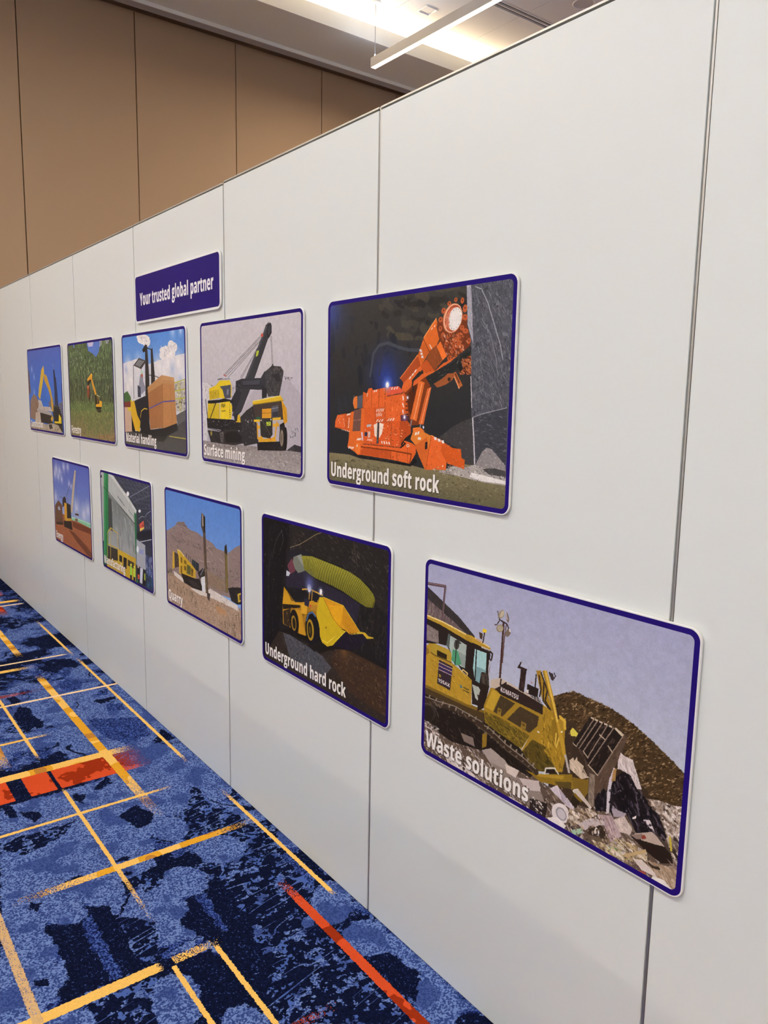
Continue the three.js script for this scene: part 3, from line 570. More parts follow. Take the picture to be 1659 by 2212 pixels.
["p","#5a4640",[1153,150,1151,152,1149,152,1147,150,1148,148,1151,148]],
["p","#5a4640",[1169,136,1168,138,1165,138,1164,135,1165,133,1168,134]],
["p","#5a4640",[1189,130,1187,132,1185,132,1183,130,1184,128,1187,128]],
["p","#5a4640",[1206,134,1205,136,1202,136,1201,134,1202,132,1205,132]],
["p","#5a4640",[1219,148,1218,149,1215,149,1214,147,1215,145,1218,145]],
["p","#5a4640",[1225,167,1224,169,1221,169,1220,167,1221,165,1224,165]],
["p","#dd7c2e",[843,807,864,761,929,754,1003,777,1039,778,1009,908,933,872]],
["p","#e2742c",[861,745,923,738,963,759,864,770]],
["p","#cf6226",[883,840,983,790,1026,961,971,963,923,903]],
["p","#1d1c22",[969,818,988,813,987,852,969,856]],
["p","#e4662a",[1019,779,1121,806,1111,873,1151,877,1143,954,971,967]],
["p","#d2591f",[1096,800,1186,834,1255,838,1261,882,1286,891,1283,938,1153,918,1111,873]],
["l","#9a3f16",2,[1019,779,979,965]],
["l","#f29a60",2,[1019,779,1121,806]],
["p","#efe6e2",[1040,787,1058,785,1065,801,1047,802]],
["p","#efe6e2",[1071,795,1089,793,1096,808,1077,809]],
["p","#efe6e2",[1101,802,1119,800,1126,815,1108,816]],
["p","#efe6e2",[886,767,899,766,891,784,878,784]],
["p","#efe6e2",[907,763,920,761,912,779,899,780]],
["p","#f0e0d4",[935,799,934,802,930,805,926,807,920,808,914,808,909,806,906,804,905,801,906,798,909,795,914,793,919,792,925,792,930,794,933,796]],
["s",["#f0a070","#8c3a14"],70,5,1.5,60,[889,840,1019,785,1273,843,1283,933,979,965]],
["q",["#c2b8b0","#efe9e4","#746a62","#5a524c"],200,4,[1103,954,1368,906,1576,951,1578,987,1336,986]],
["s",["#b8aea6","#efe9e4","#746a62"],90,5,3,30,[990,971,1161,916,1287,939,1368,906,1362,971,1144,984]],
["r","#8fb0ff",28,623,509],
["r","#ffffff",12,623,509],
["p","#ffffff",[638,510,637,516,634,520,629,524,623,525,617,524,612,520,609,515,608,510,609,504,612,499,617,495,622,494,628,496,633,499,637,504]],
["r","#9fb4f0",10,810,580],
["p","#ffffff",[817,580,816,583,815,585,813,587,810,588,808,587,806,585,804,583,804,580,804,577,805,575,807,573,810,573,812,573,815,575,816,577]],
["r","#9fb4f0",14,786,688],
["p","#ffffff",[793,688,792,692,791,695,788,697,786,698,783,697,780,695,778,692,778,688,778,685,780,681,782,679,785,679,788,679,790,681,792,684]],
["p","#d8dcf0",[957,737,957,740,955,743,954,745,951,745,949,745,947,743,945,741,945,738,945,735,946,732,948,730,951,729,953,730,955,732,956,734]]];
ART.waste=[["f","#a8a8c4","#b4b6cc","#c4c8d2","#c2c4c8"],
["p","#6b5a58",[8,151,163,216,281,267,399,337,410,356,166,341,11,325]],
["s",["#564644","#82706c","#4a3c3a","#97847e"],200,26,2.5,96,[9,215,164,265,249,305,166,337,10,321]],
["p","#37312f",[8,151,163,216,281,267,399,337,410,352,326,338,249,305,9,217]],
["s",["#46403e","#2c2625"],90,24,3,40,[8,157,281,271,399,337,249,305,9,217]],
["l","#5a4548",8,[8,140,167,126,148,326]],
["l","#7f686a",2.5,[8,137,167,124]],
["l","#7f686a",2,[170,127,153,321]],
["l","#4a3028",7,[593,506,600,316,603,220]],
["l","#5a4038",3,[606,423,611,316,616,255,622,226]],
["l","#3a2a28",4,[574,210,626,221,639,242]],
["l","#4a3a38",3,[560,171,569,201,578,209]],
["l","#4a3a38",3,[544,244,556,242,574,217]],
["p","#9d8c70",[604,180,599,189,592,196,584,201,576,203,570,201,566,196,566,188,568,179,573,170,580,163,588,158,595,157,601,159,605,164,606,171]],
["p","#c2b498",[602,178,598,185,593,191,588,195,583,197,579,195,577,191,577,185,579,178,583,170,588,164,593,160,598,159,602,161,604,165,604,171]],
["p","#8c7e62",[604,248,602,256,597,264,590,270,580,274,571,275,562,273,557,268,555,260,556,252,561,244,569,238,579,234,588,233,596,235,602,241]],
["p","#b0a286",[600,248,599,255,595,261,589,266,582,269,575,270,568,268,564,264,562,258,563,251,567,245,573,240,581,237,588,236,594,238,598,242]],
["p","#75655a",[636,183,638,193,638,202,637,208,634,211,630,211,625,206,621,199,618,190,615,180,615,171,616,165,619,162,623,162,628,167,632,174]],
["p","#c8beb8",[624,178,626,185,627,192,628,196,627,198,625,197,623,194,620,188,618,180,616,173,615,167,615,162,615,160,617,161,619,165,622,171]],
["p","#7a685a",[651,262,647,270,641,278,634,283,627,284,622,283,618,278,617,271,619,263,623,254,629,247,636,242,643,241,648,242,652,247,653,254]],
["p","#e0d8d0",[651,245,652,248,653,251,652,253,650,255,648,255,645,255,643,253,641,250,640,247,639,244,640,242,642,240,644,240,646,240,649,242]],
["l","#b0b0bc",1,[568,420,572,509]],
["p","#3a2b1e",[938,506,1067,445,1347,482,1624,612,1625,761,1273,950,933,1008]],
["p","#47341f",[937,489,997,454,1056,429,1106,434,1173,434,1265,443,1363,468,1459,509,1534,546,1623,594,1624,747,1494,755,1362,681,1330,607,1007,618,961,541]],
["s",["#2a1c10","#75593a","#9a7d56","#3a2918","#5e462c","#1f150c","#b89c74"],1900,7,2.6,-35,[927,497,997,449,1056,424,1105,429,1172,430,1265,439,1363,464,1458,504,1534,542,1623,591,1624,747,1495,763,1362,689,1330,607,1007,618,961,541]],
["p","#5f4d40",[10,929,252,952,524,905,828,919,929,938,1175,921,1270,918,1454,766,1623,732,1638,1094,1606,1136,14,1166]],
["s",["#d5c6bc","#3a2c24","#8f7a66","#e8ddd6","#221a16","#a48e74","#6f5c4c","#c2a890"],1500,11,4.5,28,[10,929,252,952,524,905,828,919,929,938,1175,921,1270,918,1454,774,1624,740,1638,1094,1606,1136,14,1166]],
["q",["#d5c6bc","#3a2c24","#8f7a66","#efe6e0","#221a16","#a48e74","#6f5c4c","#c2a890","#b8aeb4","#54443a"],1500,9,[10,929,252,952,524,905,828,919,929,938,1175,921,1270,918,1454,774,1624,740,1638,1094,1606,1136,14,1166]],
["p","#3f2f22",[974,587,1075,575,1089,798,1168,798,1196,937,1017,969,965,799]],
["q",["#5a4632","#2a1e14","#6f573c","#8a6f4e"],160,8,[974,587,1075,575,1089,798,1168,798,1196,937,1017,969]],
["p","#221a15",[7,772,248,772,519,754,742,818,871,883,818,942,551,923,253,972,10,939]],
["s",["#3a2e26","#15100d","#544438"],260,10,3,35,[7,772,519,754,871,883,818,942,253,972,10,939]],
["p","#3a3028",[119,852,113,878,97,903,72,926,42,942,11,948,-15,944,-33,930,-40,909,-34,883,-16,856,9,834,40,819,70,813,95,817,113,831]],
["p","#261e19",[101,867,97,887,85,907,67,925,45,936,23,941,3,937,-10,925,-14,908,-10,887,2,867,21,850,43,838,65,834,84,838,97,850]],
["l","#5e5248",2,[-21,860,40,825,106,824,143,864]],
["p","#4a3820",[1,717,369,719,507,714,509,772,371,770,117,772,2,774]],
["p","#7a5e20",[1,709,390,714,504,712,505,726,370,736,2,737]],
["p","#b28a2a",[7,504,70,460,231,469,233,530,394,578,396,718,369,721,11,720]],
["s",["#a07c22","#d4aa3c","#8a6a1e"],160,14,2,25,[8,581,130,541,233,530,394,578,396,716,11,718]],
["p","#b29130",[70,460,231,467,228,530,98,529,59,522]],
["p","#2c2015",[115,494,195,499,196,526,115,526]],
["p","#8a6a22",[7,504,41,503,53,528,8,560]],
["l","#5a451c",3,[62,521,98,529,233,532]],
["p","#29201c",[11,331,155,336,400,359,520,389,522,572,494,695,401,708,393,580,310,549,192,449,123,455,13,483]],
["p","#857670",[11,368,121,385,127,452,13,463]],
["s",["#6a5c58","#9a8c86"],60,10,3,40,[11,372,121,385,125,450,13,459]],
["p","#b8912e",[10,317,154,324,337,346,385,344,523,372,515,387,390,378,338,377,138,346,11,337]],
["l","#eed48c",4,[10,319,154,325,337,347]],
["l","#eed48c",3,[405,350,512,370]],
["p","#a88428",[332,355,385,355,386,381,335,378]],
["p","#5a625c",[201,378,218,377,208,456,188,450]],
["p","#a9b4aa",[218,385,346,403,339,531,315,531,255,520,211,454]],
["p","#8f9a92",[286,454,340,461,339,529,310,523]],
["p","#4f946a",[241,455,282,453,312,518,269,537,231,515]],
["p","#46423c",[290,417,289,427,285,437,278,444,270,449,262,449,256,445,251,438,249,428,250,417,255,408,261,400,269,396,277,396,284,400,288,407]],
["p","#3a3632",[252,402,284,392,307,408,263,418]],
["l","#1f1916",3,[272,386,261,534]],
["p","#aad2d0",[408,407,494,406,493,508,462,514,449,578,415,573,399,511]],
["p","#7fa0a0",[415,497,493,497,492,512,462,510,450,577,417,573]],
["l","#1f1916",4,[420,409,417,569]],
["p","#b4baae",[397,601,444,601,468,621,447,679,423,667]],
["p","#4a4038",[435,642,461,644,447,672]],
["s",["#3a3028","#52483c"],40,40,4,92,[457,523,517,504,515,597,470,608]],
["l","#d0c4bc",3,[457,383,512,384]],
["l","#3a2c26",5,[520,391,535,398,529,432,510,441]],
["l","#c8c4c8",4,[517,439,514,487,524,568]],
["t","KOMATSU","#c8bab2",3.5,457,389,513,391],
["p","#34262c",[133,543,243,551,229,689,122,682]],
["p","#3a2a58",[132,564,241,568,240,582,131,578]],
["p","#3a2a58",[132,584,240,588,238,604,131,600]],
["l","#cdb0a4",2,[132,559,240,563]],
["l","#cdb0a4",2,[133,579,241,582]],
["l","#cdb0a4",2,[133,599,241,602]],
["t","D","#d9b63a",8,134,641,155,641],
["t","155AX","#e6dcd8",10,128,669,225,673],
["p","#3a6f8f",[306,629,327,640,310,651]],
["l","#5a4a20",3,[332,639,375,640]],
["l","#5a4a20",3,[331,654,375,655]],
["l","#e2c27a",4,[315,558,326,544,359,553,357,563]],
["l","#3a2a24",4,[464,358,475,301]],
["p","#e8c42e",[461,284,488,285,487,302,458,303]],
["p","#4a3428",[435,309,461,311,459,343,441,342]],
["p","#c8a080",[420,346,461,353,451,363,410,356]],
["p","#2c201a",[492,662,519,575,468,573,441,680,443,733,488,701]],
["p","#9e7b24",[488,688,530,577,562,571,607,590,733,594,878,601,864,662,805,734,755,822,738,814,598,793,501,771]],
["p","#bd962e",[498,690,547,579,600,593,552,694]],
["p","#6b571c",[499,715,609,711,805,734,763,804,738,818,598,795,501,775]],
["s",["#4a3c16","#8a7024","#3a2e12","#a5842a"],260,10,2.5,30,[499,715,609,711,805,734,763,804,598,795,501,775]],
["p","#463622",[602,595,701,605,619,701,558,696]],
["p","#463622",[734,608,856,618,849,667,803,719,652,703]],
["s",["#3a2c1c","#5a4830"],100,6,2,40,[602,595,701,605,619,701]],
["s",["#3a2c1c","#5a4830"],110,6,2,40,[734,608,856,618,803,719,652,703]],
["p","#8d6f28",[588,663,613,665,609,701,582,699]],
["p","#5a4620",[593,672,605,672,603,683,591,683]],
["p","#8d6f28",[749,679,779,681,776,713,743,713]],
["p","#5a4620",[755,686,771,688,769,699,754,698]],
["p","#c9b5a2",[532,534,596,506,673,514,775,527,878,553,874,559,748,536,635,523,559,574,528,570]],
["l","#2e211d",4,[601,512,597,542,617,536,635,519]],
["p","#31231e",[559,574,635,523,673,525,880,552,878,601,733,595,605,591]],
["t","KOMATSU","#e2d6d2",12,599,574,722,580],
["p","#33221f",[730,412,766,412,755,532,720,527]],
["p","#33221f",[725,385,733,383,724,407,771,409,766,419,705,420]],
["s",["#4a3834","#251816"],40,14,3,95,[730,415,765,413,755,527,722,523]],
["p","#291e1a",[775,481,846,482,842,527,770,528]],
["l","#b0563f",2,[797,464,806,468]],
["p","#d8d2cc",[770,511,785,506,784,527,770,525]],
["s",["#6a5848","#15100d"],80,8,2,60,[775,527,846,521,877,548,820,543]],
["p","#a27b24",[826,399,853,389,871,430,905,494,936,560,926,577,872,532,843,453]],
["l","#2a201a",4,[827,420,824,479]],
["l","#2a201a",4,[845,418,861,481,854,518]],
["l","#2a201a",4,[857,400,899,475,889,526,921,557]],
["l","#2a201a",4,[876,442,877,531,934,572]],
["l","#2a201a",4,[884,426,909,493]],
["l","#3a2e30",5,[907,385,912,397]],
["l","#3a2e30",10,[920,392,925,406]],
["l","#3a2e30",3,[934,378,943,390,930,411]],
["p","#a37d24",[877,552,935,566,963,603,984,575,1014,591,1015,685,1028,745,1010,835,962,853,870,829,807,797,754,833,805,734,864,662,878,601]],
["p","#574619",[822,745,906,751,903,776,947,809,979,841,950,860,856,892,791,860,763,828]],
["s",["#8a6a1e","#6a5218","#d0a436"],160,10,3,70,[878,558,961,607,1015,685,1007,832,957,826,875,754]],
["s",["#3a2e14","#6e5a20"],150,10,3,40,[822,745,906,751,979,841,856,892,763,828]],
["p","#8a6a1e",[936,602,966,609,986,669,964,729,936,675]],
["l","#d8b04a",4,[964,664,961,720]],
["l","#d8b04a",4,[984,673,968,728]],
["p","#d8d0c4",[850,691,865,690,863,699,849,698]],
["p","#b98f2c",[866,387,891,379,924,457,953,532,973,596,1012,686,1027,740,1009,751,972,647,933,559,904,481]],
["l","#e0bc58",4,[882,384,943,535,967,601]],
["l","#8a6820",3,[867,390,906,480,972,647]],
["l","#d2a83e",8,[982,575,1009,586,1013,618]],
["p","#ece0cc",[992,640,1002,636,999,647,990,647]],
["p","#b9aca2",[1017,746,1029,741,1057,820,1045,825]],
["p","#8c6d1e",[789,915,850,908,908,887,1069,821,1070,848,1163,805,1122,852,1068,893,885,936]],
["p","#a8842a",[850,908,1025,846,1018,866,875,914]],
["l","#d8d0c4",4,[906,885,913,855,965,833,988,851]],
["p","#2a1f18",[918,858,962,840,975,853,912,880]],
["p","#d8d4d0",[1074,847,1126,827,1124,834,1077,864]],
["p","#5a4820",[969,898,1066,860,1068,892,991,916]],
["p","#ddcb52",[1043,622,1055,600,1068,604,1089,617,1082,633,1049,642]],
["l","#3a2c20",18,[402,782,445,797,538,806,659,847,764,869,852,896]],
["l","#8d7e6e",3,[401,771,444,788,538,795,658,837,763,857,851,883]],
["l","#5a4a3c",3,[402,794,445,814,539,827,660,866,765,885,839,905]],
["p","#8a7a6a",[476,778,489,772,485,791,472,796]],
["p","#8a7a6a",[518,788,531,782,527,801,514,806]],
["p","#8a7a6a",[559,798,572,792,569,811,556,816]],
["p","#8a7a6a",[600,807,613,801,609,820,597,825]],
["p","#8a7a6a",[640,816,653,811,649,829,637,834]],
["p","#8a7a6a",[680,826,692,820,689,838,677,843]],
["p","#8a7a6a",[719,835,731,829,728,847,716,852]],
["p","#8a7a6a",[757,843,769,838,766,856,754,861]],
["p","#8a7a6a",[795,852,806,847,803,865,792,869]],
["p","#8a7a6a",[832,861,843,855,841,873,829,878]],
["p","#6a5a4a",[451,818,466,811,467,822,451,828]],
["p","#6a5a4a",[497,827,513,820,513,831,498,837]],
["p","#6a5a4a",[543,836,558,829,558,840,543,845]],
["p","#6a5a4a",[588,844,603,837,603,848,588,854]],
["p","#6a5a4a",[632,852,647,846,647,856,633,862]],
["p","#6a5a4a",[676,861,690,854,690,864,676,870]],
["p","#6a5a4a",[718,869,732,862,733,872,719,878]],
["p","#6a5a4a",[760,877,774,870,774,880,761,886]],
["p","#6a5a4a",[801,885,815,878,815,888,802,894]],
["l","#3a2c20",18,[3,807,118,798,273,778,403,789,477,793]],
["l","#8d7e6e",3,[3,792,117,784,272,764,403,774,476,778]],
["p","#8a7a6a",[57,772,70,767,67,787,54,791]],
["p","#8a7a6a",[114,771,127,766,124,786,111,790]],
["p","#8a7a6a",[169,771,182,766,179,785,166,790]],
["p","#8a7a6a",[223,771,236,765,233,785,220,789]],
["p","#8a7a6a",[276,770,288,765,286,784,274,788]],
["p","#8a7a6a",[328,770,340,765,337,783,326,788]],
["p","#8a7a6a",[379,769,391,764,388,783,377,787]],
["p","#8a7a6a",[429,769,440,764,438,782,427,786]],
["s",["#6a5a4a","#8a7a68"],40,8,5,30,[3,807,272,774,476,786,404,801,3,823]],
["p","#8a6a22",[485,843,519,825,517,898,486,920]],
["s",["#d0c0b8","#f0e6e0","#5a483c"],90,9,4,10,[18,926,149,930,150,992,27,1018]],
["p","#a8988e",[486,930,550,895,651,920,726,973,703,1002,553,980]],
["p","#8f7e72",[552,971,677,966,820,978,875,962,912,1018,848,1094,730,1065]],
["p","#d8c8bc",[652,939,748,936,726,982,666,980]],
["p","#c9b8b0",[749,972,874,936,888,984,798,1015]],
["p","#2a201c",[823,1041,934,1026,927,1102,826,1105]],
["p","#d9ccc4",[196,1057,397,1076,505,1108,371,1137,227,1106]],
["p","#7f6e62",[322,895,418,888,433,932,351,934]],
["p","#e2d6ce",[683,1096,779,1099,732,1121]],
["q",["#efe6e0","#4a3a30","#b8a698","#d8c8bc","#8a7666","#2a201a","#c8b8b4"],420,7,[43,1033,527,981,954,998,918,1143,533,1145,45,1139]],
["s",["#efe6e0","#4a3a30","#b8a698"],160,10,3.5,30,[43,1054,528,1010,913,1036,896,1136,532,1126,45,1129]],
["p","#4b3b30",[1146,513,1287,516,1342,535,1327,609,1283,717,1258,824,1208,916,1172,928,1156,787,1124,715,1060,673]],
["p","#231a16",[1146,517,1287,522,1322,543,1207,767,1153,743,1122,687,1097,684,1063,672]],
["s",["#332720","#17100d","#4a3a30"],120,14,4,-55,[1146,517,1287,522,1322,543,1207,767,1153,743,1063,672]],
["p","#584436",[1325,535,1346,540,1285,715,1269,792,1248,833,1192,859,1190,772,1210,767]],
["s",["#6a5444","#463528"],80,16,3,-60,[1325,535,1346,540,1285,715,1248,833,1192,859,1210,767]],
["l","#8d7866",2.6,[1170,517,1081,683]],
["l","#8d7866",2.6,[1190,518,1098,684]],
["l","#8d7866",2.6,[1215,520,1123,687]],
["l","#8d7866",2.6,[1242,521,1147,709]],
["l","#8d7866",2.6,[1274,522,1154,742]],
["l","#8d7866",2.6,[1322,543,1206,768]],
["l","#b7a288",3,[1063,671,1081,681]],
["l","#b7a288",3,[1123,688,1148,708]],
["l","#b7a288",3,[1154,741,1206,768]],
["l","#b7a288",3,[1205,580,1232,590]],
["l","#b7a288",3,[1252,613,1274,633]],
["p","#cbb89e",[1153,514,1170,514,1168,523,1151,522]],
["p","#cbb89e",[1175,515,1192,516,1190,524,1173,523]],
["p","#cbb89e",[1199,516,1217,517,1214,525,1198,524]],
["p","#cbb89e",[1224,517,1241,517,1239,525,1223,525]],
["p","#cbb89e",[1251,518,1268,518,1265,526,1250,526]],
["p","#cbb89e",[1284,515,1328,534,1318,546,1278,525]],
["p","#3a2c22",[1061,677,1097,686,1100,734,1062,741]],
["p","#cbb59c",[1048,760,1070,738,1076,753,1089,727,1095,744,1131,757,1122,787,1164,797,1120,822,1053,801]],
["s",["#b09a82","#e0ccb4"],50,30,2,55,[1048,764,1127,765,1159,799,1120,820,1053,801]],
["p","#857362",[1162,776,1192,772,1196,924,1163,924]],
["s",["#9a8876","#6c5c4e"],50,16,3,90,[1162,778,1192,774,1196,919,1164,921]],
["p","#7a5e20",[1070,833,1160,811,1161,871,1127,930,1093,959,1078,882]],
["l","#d8ccc0",8,[1084,897,1104,884,1177,932]],
["p","#c8b8ac",[1082,900,1106,878,1182,926,1173,937]],
["p","#2b2118",[1080,917,1122,932,1099,974,1063,969]],
["p","#191316",[1298,742,1327,703,1371,694,1406,747,1459,774,1472,798,1517,811,1558,889,1550,919,1512,916,1420,941,1362,877,1296,920,1281,902,1207,938,1198,892,1216,846,1270,810]],
["s",["#4a4048","#0c090b","#2c2428","#6a5e66"],200,18,4,60,[1298,742,1371,694,1459,774,1517,811,1557,901,1420,941,1362,877,1207,935,1216,850]],
["p","#d6c6c2",[1317,619,1340,626,1379,626,1394,676,1431,736,1408,746,1374,701,1339,683,1306,699,1306,661]],
["s",["#b8a6a2","#ece0dc"],80,30,4,60,[1317,624,1380,630,1431,736,1371,698,1308,692]],
["p","#cfc4c8",[1287,698,1297,701,1279,792,1278,914,1263,923,1261,825,1267,764]],
["p","#a8804a",[1286,710,1302,695,1299,754,1279,767]],
["p","#a89aa2",[1279,867,1321,880,1364,876,1355,898,1301,920]],
["p","#d8cccc",[1445,866,1478,853,1516,910,1494,894]],
["p","#e8dcd4",[1398,877,1414,862,1411,879,1394,887]],
["s",["#e0d0c4","#c8b4a4","#9a8674","#f0e6e0","#7a6656"],260,16,7,30,[1463,765,1512,750,1623,736,1627,927,1565,897,1529,816]],
["p","#e6d8d2",[1588,741,1620,729,1620,768,1582,771]],
["p","#b87868",[1576,770,1593,758,1590,771]],
["q",["#e8dcd4","#c8b4a4","#9a8674","#f4ece8","#6a5648","#3a2c24","#b8a89c"],420,8,[1463,765,1512,750,1623,736,1628,942,1565,897,1529,816]],
["q",["#3a3036","#0c090b","#564a54","#241c20","#7a6e78"],130,9,[1298,742,1371,694,1459,774,1517,811,1557,901,1420,941,1362,877,1207,935,1216,850]],
["p","#271b16",[1396,968,1462,920,1526,925,1573,932,1597,985,1545,1014,1481,1000]],
["p","#b7a292",[1407,948,1490,899,1573,928,1527,942,1448,959]],
["p","#8a7468",[1395,960,1445,930,1468,943,1422,967]],
["p","#8a3a2c",[1442,942,1458,928,1468,939,1449,953]],
["p","#4a3c34",[1494,894,1570,918,1581,952,1560,939]],
["p","#b09696",[1221,946,1293,920,1348,985,1325,1053,1292,1041,1263,989]],
["s",["#947a7c","#ccb4b0"],60,30,5,65,[1227,947,1293,924,1345,986,1324,1048,1268,987]],
["p","#cbb8ac",[1302,933,1355,893,1398,931,1391,960,1335,976]],
["s",["#b5a094","#e0d0c6"],50,30,4,60,[1304,933,1354,896,1395,933,1337,973]],
["p","#c4b4b4",[1111,1044,1180,982,1257,957,1260,980,1183,1019,1160,1053]],
["p","#36291f",[1160,1051,1240,989,1266,1010,1264,1047,1186,1065]],
["p","#6a5844",[1176,1064,1263,1045,1273,1061,1206,1075]],
["p","#d8c8bc",[1204,1037,1214,1010,1220,1039,1209,1047]],
["p","#e6dcda",[1054,997,1064,1012,1066,1031,1061,1050,1048,1068,1030,1081,1010,1088,989,1087,973,1078,963,1063,960,1044,966,1024,979,1006,997,993,1018,987,1038,988]],
["p","#a0989c",[1041,1016,1048,1026,1051,1038,1049,1050,1042,1061,1032,1068,1019,1070,1006,1068,995,1062,988,1051,985,1039,987,1027,994,1017,1004,1010,1017,1007,1030,1009]],
["p","#cfc6c8",[1036,1022,1042,1030,1044,1039,1043,1048,1038,1056,1030,1061,1021,1063,1011,1061,1002,1056,997,1048,994,1039,996,1030,1001,1022,1008,1017,1018,1015,1027,1017]],
["p","#f0e8e4",[935,1095,994,1065,1051,1084,1039,1102,964,1112]],
["p","#cfc0c6",[942,944,986,909,1057,958,1091,970,1080,994,1047,985,983,961]],
["s",["#a898a4","#e8dce0"],40,26,4,55,[943,944,986,910,1089,971,1047,985]],
["p","#a8c4a4",[1079,1091,1139,1050,1147,1072,1097,1106]],
["l","#4d7d3c",5,[1288,1075,1329,1058,1357,1064,1363,1082]],
["p","#5a9a40",[1173,1100,1188,1097,1184,1110]],
["s",["#efe2d6","#cdb79c","#7a6450","#4a382a","#b8a080"],200,16,6,25,[1064,991,1173,939,1217,948,1167,998,1094,1061,1053,1068]],
["s",["#d8c49c","#a08a60","#c8b084","#f0e4d4","#5a4632"],260,18,7,20,[1197,1079,1283,1061,1326,1008,1424,995,1477,1000,1480,1047,1368,1092,1218,1112]],
["q",["#efe6de","#d0bca4","#8a7460","#5a4636","#c0a888","#b4a8a8","#3a2c22","#a08c78"],420,8,[1039,1007,1173,939,1292,924,1257,971,1361,982,1477,1000,1533,1075,1386,1090,1218,1112,1076,1106]],
["p","#c4a678",[1362,1066,1467,989,1475,1002,1376,1073]],
["p","#b2987e",[1471,1037,1625,1000,1626,1058,1606,1104,1517,1086]],
["s",["#9a8066","#c8b096","#846c54"],140,22,3,35,[1471,1037,1625,1000,1623,1064,1606,1102,1521,1084]],
["l","#3a2c20",6,[1488,1043,1506,1049,1535,1041]],
["p","#ede5df",[1509,1089,1559,1079,1608,1103,1592,1112,1502,1105]],
["p","#dccdc2",[1409,1061,1455,1044,1517,1069,1532,1086,1457,1090]],
["p","#8a7468",[1563,978,1592,990,1625,995,1610,1011]],
["l","#a04a3a",5,[1449,1099,1471,1096]],
["s",["#2c211b","#d8c8ba","#8a7666"],120,16,6,40,[1556,894,1622,867,1627,994,1600,982]],
["l","#c8b040",5,[1574,885,1584,935]]];
